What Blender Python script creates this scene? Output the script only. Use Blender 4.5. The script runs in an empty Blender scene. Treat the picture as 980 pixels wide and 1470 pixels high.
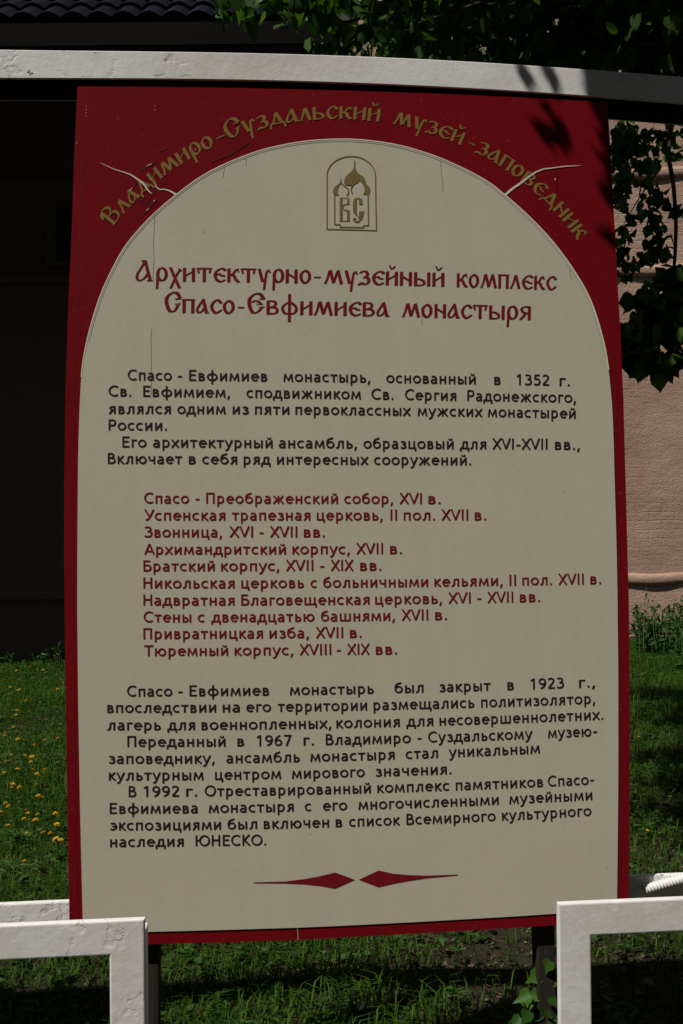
import bpy, math, random
import numpy as np
from mathutils import Vector, Matrix
from mathutils.geometry import tessellate_polygon

R = math.radians
random.seed(7)
rng = np.random.default_rng(11)
C = bpy.context.scene.collection
scene = bpy.context.scene

# ------------------------------------------------------------------ camera, world, sun, exposure
F, CX, CY, CAMH = 1442.0, 490.0, 735.0, 1.5


def rx(a): return np.array([[1, 0, 0], [0, math.cos(a), -math.sin(a)], [0, math.sin(a), math.cos(a)]])
def ry(b): return np.array([[math.cos(b), 0, math.sin(b)], [0, 1, 0], [-math.sin(b), 0, math.cos(b)]])
def rz(c): return np.array([[math.cos(c), -math.sin(c), 0], [math.sin(c), math.cos(c), 0], [0, 0, 1]])


PITCH, YAW, ROLL = -0.0615, -0.0894, -0.0091         # board as seen from the camera
upc = rz(ROLL) @ rx(R(-0.3)) @ np.array([0, -1.0, 0])
fw = np.array([0, 0, 1.0])
wy = fw - fw.dot(upc) * upc
wy /= np.linalg.norm(wy)
wx = np.cross(wy, upc)
M = np.array([wx, wy, upc])                          # camera axes (right, down, forward) -> world
CAM = np.array([0, 0, CAMH])

cam = bpy.data.cameras.new('camera')
cam.sensor_fit = 'VERTICAL'
cam.sensor_height = 24.0
cam.lens = 24.0 * F / 1470.0
cam.clip_start, cam.clip_end = 0.05, 600
camo = bpy.data.objects.new('camera', cam)
C.objects.link(camo)
rotm = Matrix([[M[i][0], -M[i][1], -M[i][2]] for i in range(3)])
camo.matrix_world = Matrix.Translation(Vector(CAM)) @ rotm.to_4x4()
scene.camera = camo

SUN_AZ, SUN_EL = R(49), R(57)                        # light travels to the right and away
TOSUN = np.array([-math.sin(SUN_AZ) * math.cos(SUN_EL), -math.cos(SUN_AZ) * math.cos(SUN_EL), math.sin(SUN_EL)])
world = bpy.data.worlds.new('World')
scene.world = world
world.use_nodes = True
nt = world.node_tree
sky = nt.nodes.new('ShaderNodeTexSky')
sky.sky_type = 'NISHITA'
sky.sun_disc = False
sky.sun_elevation = SUN_EL
sky.sun_rotation = math.atan2(TOSUN[0], TOSUN[1])
bg = nt.nodes['Background']
bg.inputs['Strength'].default_value = 0.05
nt.links.new(sky.outputs[0], bg.inputs['Color'])
sl = bpy.data.lights.new('sun', 'SUN')
sl.energy = 5.0
sl.angle = R(0.5)
sl.color = (1.0, 0.96, 0.905)
so = bpy.data.objects.new('sun', sl)
C.objects.link(so)
so.rotation_euler = Vector(TOSUN).to_track_quat('Z', 'Y').to_euler()
so.location = (-6, -6, 12)
scene.view_settings.view_transform = 'Standard'
scene.view_settings.look = 'None'
scene.view_settings.gamma = 1
scene.view_settings.use_curve_mapping = False
scene.view_settings.exposure = -0.05

# ------------------------------------------------------------------ geometry helpers
def ray(px, py):
    return M @ np.array([(px - CX) / F, (py - CY) / F, 1.0])


def at(px, py, y):                                   # the point at distance y (metres away) on that line of sight
    d = ray(px, py)
    return CAM + d * (y / d[1])


T0 = M @ np.array([0.0247, -0.02, 2.1831]) + CAM     # middle of the board
PR = M @ rz(ROLL) @ rx(PITCH) @ ry(YAW)
EX, EZ, EN = PR @ np.array([1, 0, 0.]), PR @ np.array([0, -1, 0.]), PR @ np.array([0, 0, -1.])   # right, up, towards viewer
HX = np.array([EX[0], EX[1], 0]); HX /= np.linalg.norm(HX)      # level direction along the board
HN = np.array([HX[1], -HX[0], 0])                                # level, towards the viewer


def onboard(px, py, lift=0.0):                       # photo measurement -> point of the board's face, then lifted off it
    d = ray(px, py)
    t = (T0 - CAM).dot(EN) / d.dot(EN)
    return CAM + d * t + EN * lift


def onfence(px, py, off):                            # same, on an upright plane parallel to the board, off metres nearer
    d = ray(px, py)
    p0 = T0 + HN * off
    t = (p0 - CAM).dot(HN) / d.dot(HN)
    return CAM + d * t


def link(name, me, parent=None):
    o = bpy.data.objects.new(name, me)
    C.objects.link(o)
    if parent is not None:
        o.parent = parent
        o.matrix_parent_inverse = parent.matrix_basis.inverted()
    return o


def mesh(name, verts, faces, mat, parent=None, smooth=False, mats=None, idx=None):
    me = bpy.data.meshes.new(name)
    me.from_pydata([tuple(map(float, v)) for v in verts], [], [tuple(f) for f in faces])
    for m in (mats or [mat]):
        me.materials.append(m)
    if idx is not None:
        me.polygons.foreach_set('material_index', np.asarray(idx, dtype=np.int32))
    if smooth:
        me.polygons.foreach_set('use_smooth', np.ones(len(me.polygons), dtype=bool))
    me.update()
    return link(name, me, parent)


def fastmesh(name, V, loops, starts, mats, parent=None, idx=None, smooth=False):
    me = bpy.data.meshes.new(name)
    V = np.asarray(V, dtype=np.float32)
    me.vertices.add(len(V)); me.vertices.foreach_set('co', V.ravel())
    loops = np.asarray(loops, dtype=np.int32); starts = np.asarray(starts, dtype=np.int32)
    me.loops.add(len(loops)); me.loops.foreach_set('vertex_index', loops)
    me.polygons.add(len(starts)); me.polygons.foreach_set('loop_start', starts)
    for m in mats: me.materials.append(m)
    if idx is not None: me.polygons.foreach_set('material_index', np.asarray(idx, dtype=np.int32))
    if smooth: me.polygons.foreach_set('use_smooth', np.ones(len(starts), dtype=bool))
    me.update(calc_edges=True)
    me.validate()
    return link(name, me, parent)


def empty(name, loc, label, cat, group=None):
    o = bpy.data.objects.new(name, None)
    o.empty_display_size = 0.1
    C.objects.link(o)
    o.location = tuple(map(float, loc))
    return tag(o, label, cat, group)


def tag(o, label=None, cat=None, group=None, kind=None):
    if label: o['label'] = label
    if cat: o['category'] = cat
    if group: o['group'] = group
    if kind: o['kind'] = kind
    return o


def bevel(o, w, seg=2):
    b = o.modifiers.new('bevel', 'BEVEL'); b.width = w; b.segments = seg; b.limit_method = 'ANGLE'
    b.harden_normals = False
    return o


BOXF = [(0, 1, 3, 2), (4, 6, 7, 5), (0, 4, 5, 1), (2, 3, 7, 6), (0, 2, 6, 4), (1, 5, 7, 3)]


def boxverts(o, a, b, c):                            # corner o, edge vectors a b c
    o, a, b, c = map(np.asarray, (o, a, b, c))
    return [o + a * i + b * j + c * k for i in (0, 1) for j in (0, 1) for k in (0, 1)]


def box(name, o, a, b, c, mat, parent=None, bev=0.0):
    a, b, c = map(np.asarray, (a, b, c))
    fs = BOXF if np.cross(a, b).dot(c) > 0 else [f[::-1] for f in BOXF]
    ob = mesh(name, boxverts(o, a, b, c), fs, mat, parent)
    if bev: bevel(ob, bev)
    return ob


def tube_data(pts, rad, n=7):
    V, Fc = [], []
    pts = [np.asarray(p, float) for p in pts]
    ref = np.array([0.13, 0.31, 0.94])
    for i, p in enumerate(pts):
        t = pts[min(i + 1, len(pts) - 1)] - pts[max(i - 1, 0)]
        t = t / (np.linalg.norm(t) + 1e-9)
        r = ref if abs(t.dot(ref)) < 0.92 else np.array([1., 0.2, 0])
        u = np.cross(t, r); u /= np.linalg.norm(u)
        v = np.cross(t, u)
        rr = rad[i] if hasattr(rad, '__len__') else rad
        for k in range(n):
            a = 2 * math.pi * k / n
            V.append(p + (u * math.cos(a) + v * math.sin(a)) * rr)
        if i:
            for k in range(n):
                Fc.append(((i - 1) * n + k, (i - 1) * n + (k + 1) % n, i * n + (k + 1) % n, i * n + k))
    Fc.append(tuple(range(n))[::-1]); Fc.append(tuple((len(pts) - 1) * n + k for k in range(n)))
    return V, Fc


def tubes(name, lst, mat, parent=None, n=7):
    V, Fc = [], []
    for pts, rad in lst:
        v, f = tube_data(pts, rad, n)
        b = len(V); V += v; Fc += [tuple(i + b for i in q) for q in f]
    return mesh(name, V, Fc, mat, parent, smooth=True)


def catmull(pts, n=8, closed=False):
    P = [np.asarray(p, float) for p in pts]
    if closed: P = [P[-1]] + P + [P[0], P[1]]
    else: P = [2 * P[0] - P[1]] + P + [2 * P[-1] - P[-2]]
    out = []
    for i in range(1, len(P) - 2):
        p0, p1, p2, p3 = P[i - 1:i + 3]
        for k in range(n):
            t = k / n
            out.append(0.5 * (2 * p1 + (p2 - p0) * t + (2 * p0 - 5 * p1 + 4 * p2 - p3) * t * t + (3 * p1 - p0 - 3 * p2 + p3) * t ** 3))
    out.append(P[-2])
    return out

# ------------------------------------------------------------------ materials
def material(name, col, rough=0.6, spec=0.3, build=None):
    m = bpy.data.materials.new(name)
    m.use_nodes = True
    b = m.node_tree.nodes['Principled BSDF']
    b.inputs['Base Color'].default_value = (*col, 1)
    b.inputs['Roughness'].default_value = rough
    b.inputs['Specular IOR Level'].default_value = spec
    if build: build(m.node_tree, b)
    return m


def nd(t, ty, **kw):
    n = t.nodes.new(ty)
    for k, v in kw.items():
        if k.startswith('i_'): n.inputs[k[2:].replace('_', ' ')].default_value = v
        else: setattr(n, k, v)
    return n


def coords(t, scale=None):
    g = nd(t, 'ShaderNodeNewGeometry')
    if scale is None: return g.outputs['Position']
    mp = nd(t, 'ShaderNodeMapping')
    mp.inputs['Scale'].default_value = scale
    t.links.new(g.outputs['Position'], mp.inputs['Vector'])
    return mp.outputs[0]


def noise(t, vec, scale, detail=4, rough=0.55):
    n = nd(t, 'ShaderNodeTexNoise')
    n.inputs['Scale'].default_value = scale; n.inputs['Detail'].default_value = detail; n.inputs['Roughness'].default_value = rough
    t.links.new(vec, n.inputs['Vector'])
    return n.outputs['Fac']


def ramp(t, fac, stops):
    r = nd(t, 'ShaderNodeValToRGB')
    e = r.color_ramp.elements
    while len(e) < len(stops): e.new(0.5)
    for x, (p, c) in zip(e, stops):
        x.position = p; x.color = (*c, 1) if hasattr(c, '__len__') else (c, c, c, 1)
    t.links.new(fac, r.inputs['Fac'])
    return r.outputs['Color']


def mix(t, fac, a, b, mode='MIX'):
    n = nd(t, 'ShaderNodeMix', data_type='RGBA', blend_type=mode)
    for s, v in ((0, fac), (6, a), (7, b)):
        if isinstance(v, (int, float)): n.inputs[s].default_value = v
        elif isinstance(v, tuple): n.inputs[s].default_value = (*v, 1)
        else: t.links.new(v, n.inputs[s])
    return n.outputs[2]


def bump(t, b, h, strength=0.3, dist=0.01):
    n = nd(t, 'ShaderNodeBump')
    n.inputs['Strength'].default_value = strength; n.inputs['Distance'].default_value = dist
    t.links.new(h, n.inputs['Height'])
    t.links.new(n.outputs[0], b.inputs['Normal'])


def peeling(chip_lo, chip_hi, crack):
    def f(t, b):
        v = coords(t)
        n1 = noise(t, v, 9, 8, 0.7)
        n2 = noise(t, v, 55, 5, 0.6)
        n3 = noise(t, v, 24, 6, 0.62)
        patch = ramp(t, noise(t, v, 6.5, 4, 0.6), [(0.54, 0.0), (0.66, 1.0)])
        flake = mix(t, patch, (1, 1, 1), ramp(t, n3, [(0.485, 0.0), (0.515, 1.0)]))      # where the top coat has come off
        rim = mix(t, patch, (0, 0, 0), ramp(t, n3, [(0.478, 0.0), (0.497, 1.0), (0.518, 0.0)]))
        chips = ramp(t, mix(t, 0.35, n1, n2), [(chip_lo, 0.0), (chip_hi, 1.0)])
        base = mix(t, n2, (0.67, 0.663, 0.648), (0.755, 0.75, 0.735))
        dirt = ramp(t, noise(t, v, 3.5, 6, 0.7), [(0.35, (0.84, 0.81, 0.77)), (0.6, (1, 1, 1))])
        base = mix(t, 1.0, base, dirt, 'MULTIPLY')
        base = mix(t, mix(t, 1.0, rim, (crack, crack, crack), 'MULTIPLY'), base, (0.42, 0.37, 0.32))
        base = mix(t, chips, base, (0.12, 0.09, 0.065))
        t.links.new(base, b.inputs['Base Color'])
        h = mix(t, 0.45, flake, mix(t, 0.5, n2, n1))
        h = mix(t, chips, h, (0, 0, 0))
        bump(t, b, h, 0.55, 0.006)
    return f


M_white = material('weathered_white_paint', (0.75, 0.74, 0.72), 0.55, 0.3, peeling(0.70, 0.73, 0.14))
M_peel = material('flaking_white_paint', (0.7, 0.69, 0.66), 0.6, 0.3, peeling(0.638, 0.665, 0.42))


def cream_build(t, b):
    v = coords(t)
    n1 = noise(t, v, 2.2, 6, 0.6); n2 = noise(t, v, 90, 3, 0.6)
    st = noise(t, coords(t, (26, 26, 1.2)), 1.0, 4, 0.6)
    c = mix(t, n1, (0.41, 0.388, 0.29), (0.475, 0.45, 0.345))
    c = mix(t, ramp(t, st, [(0.45, 0.0), (0.75, 0.22)]), c, (0.37, 0.345, 0.25))
    c = mix(t, ramp(t, n2, [(0.3, 0.12), (0.5, 0.0)]), c, (0.3, 0.28, 0.2))
    t.links.new(c, b.inputs['Base Color'])
    bump(t, b, mix(t, 0.25, noise(t, v, 5, 3), n2), 0.06, 0.01)


M_cream = material('cream_sign_sheet', (0.45, 0.43, 0.32), 0.42, 0.35, cream_build)


def red_build(t, b):
    v = coords(t)
    n1 = noise(t, v, 3.0, 6, 0.6); n2 = noise(t, v, 120, 3, 0.6)
    c = mix(t, n1, (0.124, 0.0032, 0.0062), (0.162, 0.0052, 0.0095))
    c = mix(t, ramp(t, n2, [(0.66, 0.0), (0.74, 0.35)]), c, (0.25, 0.08, 0.07))
    t.links.new(c, b.inputs['Base Color'])
    bump(t, b, mix(t, 0.3, noise(t, v, 7, 3), n2), 0.1, 0.01)


M_red = material('crimson_sign_paint', (0.15, 0.006, 0.01), 0.55, 0.03, red_build)
M_ink = material('black_lettering', (0.020, 0.011, 0.012), 0.5, 0.25)
M_redink = material('crimson_lettering', (0.15, 0.006, 0.012), 0.6, 0.1)
M_gold = material('old_gold_lettering', (0.185, 0.125, 0.03), 0.6, 0.1)
M_bronze = material('bronze_emblem_print', (0.17, 0.115, 0.04), 0.55, 0.15)
M_rim = material('pale_sheet_edge', (0.62, 0.58, 0.46), 0.5)
M_groove = material('grey_groove', (0.30, 0.285, 0.21), 0.7)
M_crackline = material('hairline_crack', (0.17, 0.155, 0.12), 0.8)
M_bare_glint = material('bare_crack_and_glint', (0.55, 0.5, 0.38), 0.6)
M_groovered = material('border_fold', (0.095, 0.003, 0.005), 0.6)
M_darkcrack = material('deep_red_crack', (0.035, 0.003, 0.004), 0.5)


def darkwood_build(t, b):
    v = coords(t, (30, 30, 2))
    n = noise(t, v, 1.0, 6, 0.65)
    t.links.new(mix(t, n, (0.012, 0.01, 0.007), (0.028, 0.022, 0.016)), b.inputs['Base Color'])
    bump(t, b, n, 0.4, 0.01)


M_leg = material('weathered_dark_timber', (0.15, 0.12, 0.09), 0.8, 0.2, darkwood_build)


def plaster_build(t, b):
    v = coords(t)
    br = nd(t, 'ShaderNodeTexBrick')
    mp = nd(t, 'ShaderNodeMapping'); mp.inputs['Rotation'].default_value = (R(90), 0, 0)
    dn = nd(t, 'ShaderNodeTexNoise'); dn.inputs['Scale'].default_value = 2.5; dn.inputs['Detail'].default_value = 4
    t.links.new(v, dn.inputs['Vector'])
    wv = nd(t, 'ShaderNodeVectorMath', operation='MULTIPLY_ADD')
    t.links.new(dn.outputs['Color'], wv.inputs[0]); wv.inputs[1].default_value = (.10, .10, .10); t.links.new(v, wv.inputs[2])
    t.links.new(wv.outputs[0], mp.inputs['Vector']); t.links.new(mp.outputs[0], br.inputs['Vector'])
    br.inputs['Scale'].default_value = 1.0; br.inputs['Brick Width'].default_value = 0.31
    br.inputs['Row Height'].default_value = 0.105; br.inputs['Mortar Size'].default_value = 0.010; br.inputs['Mortar Smooth'].default_value = 0.6
    show = ramp(t, noise(t, v, 0.8, 4, 0.6), [(0.5, 0.0), (0.72, 0.8)])
    mort = mix(t, show, (0, 0, 0), br.outputs['Fac'])
    n1 = noise(t, v, 1.1, 8, 0.65); n2 = noise(t, coords(t, (4, 4, 8)), 1.0, 9, 0.7); n3 = noise(t, v, 60, 4, 0.6)
    c = mix(t, ramp(t, n1, [(0.3, 0.0), (0.7, 1.0)]), (0.30, 0.185, 0.128), (0.43, 0.285, 0.215))
    c = mix(t, ramp(t, n2, [(0.42, 0.0), (0.7, 0.45)]), c, (0.44, 0.325, 0.25))
    c = mix(t, ramp(t, mort, [(0.0, 0.0), (1.0, 0.16)]), c, (0.25, 0.15, 0.12))
    t.links.new(c, b.inputs['Base Color'])
    h = mix(t, 0.35, n2, n3); h = mix(t, ramp(t, mort, [(0, 0.0), (1, 0.45)]), h, (0, 0, 0))
    bump(t, b, h, 0.55, 0.05)


M_pink = material('pink_limewash_plaster', (0.42, 0.27, 0.21), 0.9, 0.1, plaster_build)


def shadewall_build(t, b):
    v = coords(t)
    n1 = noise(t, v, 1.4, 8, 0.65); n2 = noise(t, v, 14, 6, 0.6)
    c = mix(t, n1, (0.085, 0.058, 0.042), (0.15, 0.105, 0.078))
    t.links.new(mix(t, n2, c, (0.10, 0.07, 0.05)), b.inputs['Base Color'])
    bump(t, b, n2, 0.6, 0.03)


M_eave = material('dark_eave_board', (0.006, 0.005, 0.0045), 0.9, 0.05)  # one even near-black brown over the whole board
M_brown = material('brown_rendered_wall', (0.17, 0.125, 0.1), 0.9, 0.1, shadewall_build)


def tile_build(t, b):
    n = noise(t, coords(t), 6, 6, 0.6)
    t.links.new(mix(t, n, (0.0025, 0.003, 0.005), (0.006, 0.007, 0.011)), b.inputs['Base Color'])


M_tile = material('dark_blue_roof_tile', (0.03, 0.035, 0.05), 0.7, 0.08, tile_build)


def soil_build(t, b):
    v = coords(t)
    n1 = noise(t, v, 1.3, 6, 0.6); n2 = noise(t, v, 34, 9, 0.78); n3 = noise(t, v, 140, 4, 0.6)
    soil = ramp(t, n2, [(0.3, (0.018, 0.013, 0.008)), (0.52, (0.045, 0.033, 0.021)), (0.72, (0.10, 0.078, 0.052))])
    moss = ramp(t, n2, [(0.3, (0.010, 0.022, 0.004)), (0.6, (0.03, 0.05, 0.012))])
    c = mix(t, ramp(t, n1, [(0.48, 0.0), (0.64, 1.0)]), soil, moss)
    c = mix(t, ramp(t, n3, [(0.62, 0.0), (0.7, 0.6)]), c, (0.12, 0.1, 0.07))
    t.links.new(c, b.inputs['Base Color'])
    bump(t, b, mix(t, 0.4, n2, n3), 1.0, 0.03)


M_soil = material('soil_and_moss', (0.08, 0.06, 0.04), 0.95, 0.1, soil_build)


def leafmat(name, a, c, trans=0.3, scale=9.0, rough=0.45, tcol=None):
    def f(t, b):
        g = nd(t, 'ShaderNodeNewGeometry')
        n = noise(t, coords(t), scale, 3, 0.6)
        f2 = mix(t, 0.55, n, g.outputs['Random Per Island'])
        col = mix(t, ramp(t, f2, [(0.25, 0.0), (0.75, 1.0)]), a, c)
        t.links.new(col, b.inputs['Base Color'])
        tr = nd(t, 'ShaderNodeBsdfTranslucent')
        t.links.new(mix(t, 1.0, col, tcol or (1.3, 1.5, 0.5), 'MULTIPLY'), tr.inputs['Color'])
        ms = nd(t, 'ShaderNodeMixShader'); ms.inputs[0].default_value = trans
        out = t.nodes['Material Output']
        t.links.new(b.outputs[0], ms.inputs[1]); t.links.new(tr.outputs[0], ms.inputs[2]); t.links.new(ms.outputs[0], out.inputs['Surface'])
    return material(name, a, rough, 0.12, f)


M_linden = leafmat('linden_leaf', (0.022, 0.055, 0.010), (0.07, 0.135, 0.028), 0.35, 3.0)
M_grass = leafmat('grass_blade', (0.011, 0.043, 0.002), (0.056, 0.108, 0.009), 0.3, 2.5, 0.7)
M_weed = leafmat('weed_leaf', (0.02, 0.055, 0.012), (0.05, 0.105, 0.022), 0.25, 3.0)
M_vine = leafmat('vine_leaf', (0.018, 0.06, 0.008), (0.045, 0.11, 0.014), 0.3, 6.0)
M_litter = leafmat('dry_leaf_litter', (0.04, 0.024, 0.012), (0.12, 0.085, 0.05), 0.05, 20.0, 0.8, (1, .8, .5))
M_petal = material('yellow_petal', (0.62, 0.36, 0.012), 0.6, 0.2)
M_stalk = material('green_stalk', (0.06, 0.11, 0.03), 0.6, 0.2)
M_bark = material('linden_bark', (0.05, 0.042, 0.034), 0.9, 0.1,
                  lambda t, b: bump(t, b, noise(t, coords(t, (25, 25, 5)), 1.0, 6, 0.7), 0.8, 0.02))
M_channel_shade = material('shaded_channel_inside', (0.055, 0.038, 0.028), 0.9, 0.1)  # inside of the white channel beam: its shade put into the colour
M_hose = material('pale_ribbed_plastic', (0.68, 0.66, 0.62), 0.5, 0.3)

# ------------------------------------------------------------------ ground
def hz(x, y):
    return (0.018 * np.sin(1.7 * x + 0.6 * y) + 0.014 * np.sin(2.9 * y - 1.1 * x + 1.3) + 0.008 * np.sin(5.3 * x + 4.1 * y))


gx = np.concatenate([np.linspace(-60, -8, 14), np.linspace(-7.6, 7.6, 96), np.linspace(8, 60, 14)])
gy = np.concatenate([np.linspace(-50, -4, 12), np.linspace(-3.6, 13.2, 106), np.linspace(14, 70, 14)])
GX, GY = np.meshgrid(gx, gy)
near = np.clip((13 - np.hypot(GX, GY - 4)) / 4, 0, 1)
GZ = hz(GX, GY) * near
V = np.stack([GX.ravel(), GY.ravel(), GZ.ravel()], 1)
nx, ny = len(gx), len(gy)
i0 = (np.arange(ny - 1)[:, None] * nx + np.arange(nx - 1)[None]).ravel()
Q = np.stack([i0, i0 + 1, i0 + nx + 1, i0 + nx], 1)
g = fastmesh('ground', V, Q.ravel(), np.arange(len(Q)) * 4, [M_soil], smooth=True)
tag(g, kind='structure')

# ------------------------------------------------------------------ walls and the dark building
WY = 12.0                                            # distance of the pink wall
pw = empty('monastery_wall', (6, WY + 0.6, 0), 'tall sunlit pink plastered brick wall with moulded ledges behind the tree', 'wall')


def rough_slab(name, x0, x1, z0, z1, y, depth, mat, parent, amp=0.02, nx_=60, nz_=50):
    xs = np.linspace(x0, x1, nx_); zs = np.linspace(z0, z1, nz_)
    X, Z = np.meshgrid(xs, zs)
    Yf = y + amp * (np.sin(2.1 * X + 1.3 * Z) * .5 + np.sin(5.7 * X - 3.1 * Z) * .25 + np.sin(9.1 * Z + 2 * X) * .25)
    V = np.stack([X.ravel(), Yf.ravel(), Z.ravel()], 1)
    k = (np.arange(nz_ - 1)[:, None] * nx_ + np.arange(nx_ - 1)[None]).ravel()
    Fq = [tuple(q) for q in np.stack([k, k + 1, k + nx_ + 1, k + nx_], 1)]
    b = len(V)
    V = list(V) + [(x0, y + depth, z0), (x1, y + depth, z0), (x1, y + depth, z1), (x0, y + depth, z1)]
    Fq += [(b + 1, b, b + 3, b + 2)]
    top = [(nz_ - 1) * nx_ + i for i in range(nx_)]
    Fq += [tuple(top + [b + 2, b + 3])]
    Fq += [tuple([i * nx_ for i in range(nz_)][::-1] + [b, b + 3][0:2])]
    Fq += [tuple([i * nx_ + nx_ - 1 for i in range(nz_)] + [b + 2, b + 1])]
    return mesh(name, V, Fq, mat, parent, smooth=False)


rough_slab('wall_face', -2.2, 22, -0.3, 9.6, WY, 1.2, M_pink, pw, 0.014, 190, 80)


def moulding(name, x0, x1, zc, y, prof, mat, parent, wob=0.012):
    xs = np.linspace(x0, x1, 150)
    V, Fq = [], []
    n = len(prof)
    for i, x in enumerate(xs):
        w = wob * (math.sin(3.1 * x) + math.sin(7.7 * x + 1) * .6)
        for (d, z) in prof: V.append((x, y - d + w * .6, zc + z + w))
        if i:
            for k in range(n - 1): Fq.append(((i - 1) * n + k, (i - 1) * n + k + 1, i * n + k + 1, i * n + k))
    return mesh(name, V, [f[::-1] for f in Fq], mat, parent, smooth=True)


PROF = [(-0.05, -.06), (0.018, -.055), (0.034, -.02), (0.036, 0.03), (0.026, 0.07), (-0.05, 0.085)]
for z in (0.73, 4.42, 5.58):
    moulding('ledge', 0.2, 21.9, z, WY, PROF, M_pink, pw)

# dark building on the left under a deep tiled veranda roof
BY = 10.55
bd = empty('veranda_building', (-6, BY + 2, 0), 'brown building in deep shade under a dark tiled veranda roof', 'building')
BX1 = 0.15
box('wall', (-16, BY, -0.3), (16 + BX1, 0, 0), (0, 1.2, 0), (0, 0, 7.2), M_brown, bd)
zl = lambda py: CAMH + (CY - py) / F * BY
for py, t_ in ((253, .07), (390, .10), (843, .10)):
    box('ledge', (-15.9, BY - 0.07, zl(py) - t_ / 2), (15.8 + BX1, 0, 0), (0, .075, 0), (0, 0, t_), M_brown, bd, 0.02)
nx0, nx1 = -2.95, -2.78
fr = box('window_surround', (nx0 - .12, BY - 0.06, zl(372)), (.75, 0, 0), (0, .062, 0), (0, 0, zl(283) - zl(372)), M_brown, bd, .01)
box('pane', (nx0, BY - 0.075, zl(365)), (.5, 0, 0), (0, .02, 0), (0, 0, zl(290) - zl(365)), material('dark_window_glass', (0.01, 0.01, 0.012), 0.5, 0.2), fr)
EY, EZ0 = 8.0, 5.47                                  # eave
pitch = R(39)
roof_len = (BY + 0.3 - EY) / math.cos(pitch)
V, Fq = [], []
tw, tl = 0.20, 0.32
nxt = int((16 + BX1) / tw)
rows = int(roof_len / tl)
up = np.array([0, math.cos(pitch), math.sin(pitch)]); nrm = np.array([0, -math.sin(pitch), math.cos(pitch)])
for r_ in range(rows):
    for c_ in range(nxt):
        x = -16 + c_ * tw
        o = np.array([x, EY, EZ0]) + up * (r_ * tl)
        b = len(V)
        for k in range(5):
            a = k / 4
            hgt = 0.045 * math.sin(a * math.pi) + 0.005
            V += [o + np.array([a * tw, 0, 0]) + nrm * (hgt + 0.035), o + np.array([a * tw, 0, 0]) + up * (tl * 1.1) + nrm * (hgt + 0.003)]
        for k in range(4):
            Fq.append((b + 2 * k, b + 2 * k + 2, b + 2 * k + 3, b + 2 * k + 1))
        V += [o + nrm * -0.002, o + np.array([tw, 0, 0]) + nrm * -0.002]
        Fq.append((b + 10, b + 11, b + 8, b + 6, b + 4, b + 2, b))
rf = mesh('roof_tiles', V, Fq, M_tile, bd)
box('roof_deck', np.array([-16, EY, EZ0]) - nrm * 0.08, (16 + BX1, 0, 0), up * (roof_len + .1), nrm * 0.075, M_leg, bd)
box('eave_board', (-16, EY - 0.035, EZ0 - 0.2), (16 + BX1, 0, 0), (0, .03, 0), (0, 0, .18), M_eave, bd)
for x in (-14.5, -10.2, -5.9):
    box('veranda_post', (x, EY + 0.15, -0.1), (.18, 0, 0), (0, .18, 0), (0, 0, EZ0), M_leg, bd, 0.01)
box('veranda_post', (-0.3, EY + 0.15, -0.1), (.18, 0, 0), (0, .18, 0), (0, 0, EZ0), M_leg, bd, 0.01)

# ------------------------------------------------------------------ stroke lettering engine
def P(s): return [tuple(float(q) for q in w.split(',')) for w in s.split()]


def arc_pts(cx, cy, a, b, d0, d1):
    n = max(8, int(abs(d1 - d0) / 12))
    return [(cx + a * math.cos(R(d0 + (d1 - d0) * i / n)), cy + b * math.sin(R(d0 + (d1 - d0) * i / n))) for i in range(n + 1)]


def ribbon(pts, nib, corner):
    """pts: 2-D centre line; nib(nx, ny) -> contact offset of the pen for an outline facing (nx, ny)"""
    pts = [np.array(p, float) for p in pts]
    L_, R_ = [], []
    n = len(pts)
    closed = n > 3 and np.hypot(*(pts[0] - pts[-1])) < 1e-6
    for i in range(n):
        a = pts[i - 1] if i else (pts[-2] if closed else None)
        c = pts[i + 1] if i < n - 1 else (pts[1] if closed else None)
        d1 = None if a is None else (pts[i] - a) / (np.hypot(*(pts[i] - a)) + 1e-9)
        d2 = None if c is None else (c - pts[i]) / (np.hypot(*(c - pts[i])) + 1e-9)
        d = d1 if d2 is None else d2 if d1 is None else d1 + d2
        d = d / (np.hypot(*d) + 1e-9)
        o = nib(-d[1], d[0])
        if corner and d1 is not None and d2 is not None:
            k = max(0.55, abs(d.dot(d2)))
            o = o / k
        L_.append(pts[i] + o); R_.append(pts[i] - o)
    return L_, R_


def stroke_geo(spec, nib):
    ty, rest = spec[0], spec[1:]
    f = 1.0
    if rest[0] == '*':
        f, rest = rest[1:].split(' ', 1); f = float(f)
    nb = (lambda x, y: nib(x, y) * f)
    if ty == 'A':
        return ribbon(arc_pts(*[float(q) for q in rest.split()]), nb, False)
    pts = P(rest)
    if ty == 'C': return ribbon(catmull(pts, 7), nb, False)
    return ribbon(pts, nb, True)


def round_nib(h): return lambda x, y: np.array([x, y]) * h


def broad_nib(a, b, ang):
    c, s = math.cos(ang), math.sin(ang)
    S = np.array([[c, -s], [s, c]]) @ np.diag([a * a, b * b]) @ np.array([[c, s], [-s, c]])
    def f(x, y):
        n = np.array([x, y])
        return S @ n / math.sqrt(n @ S @ n)
    return f


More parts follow.
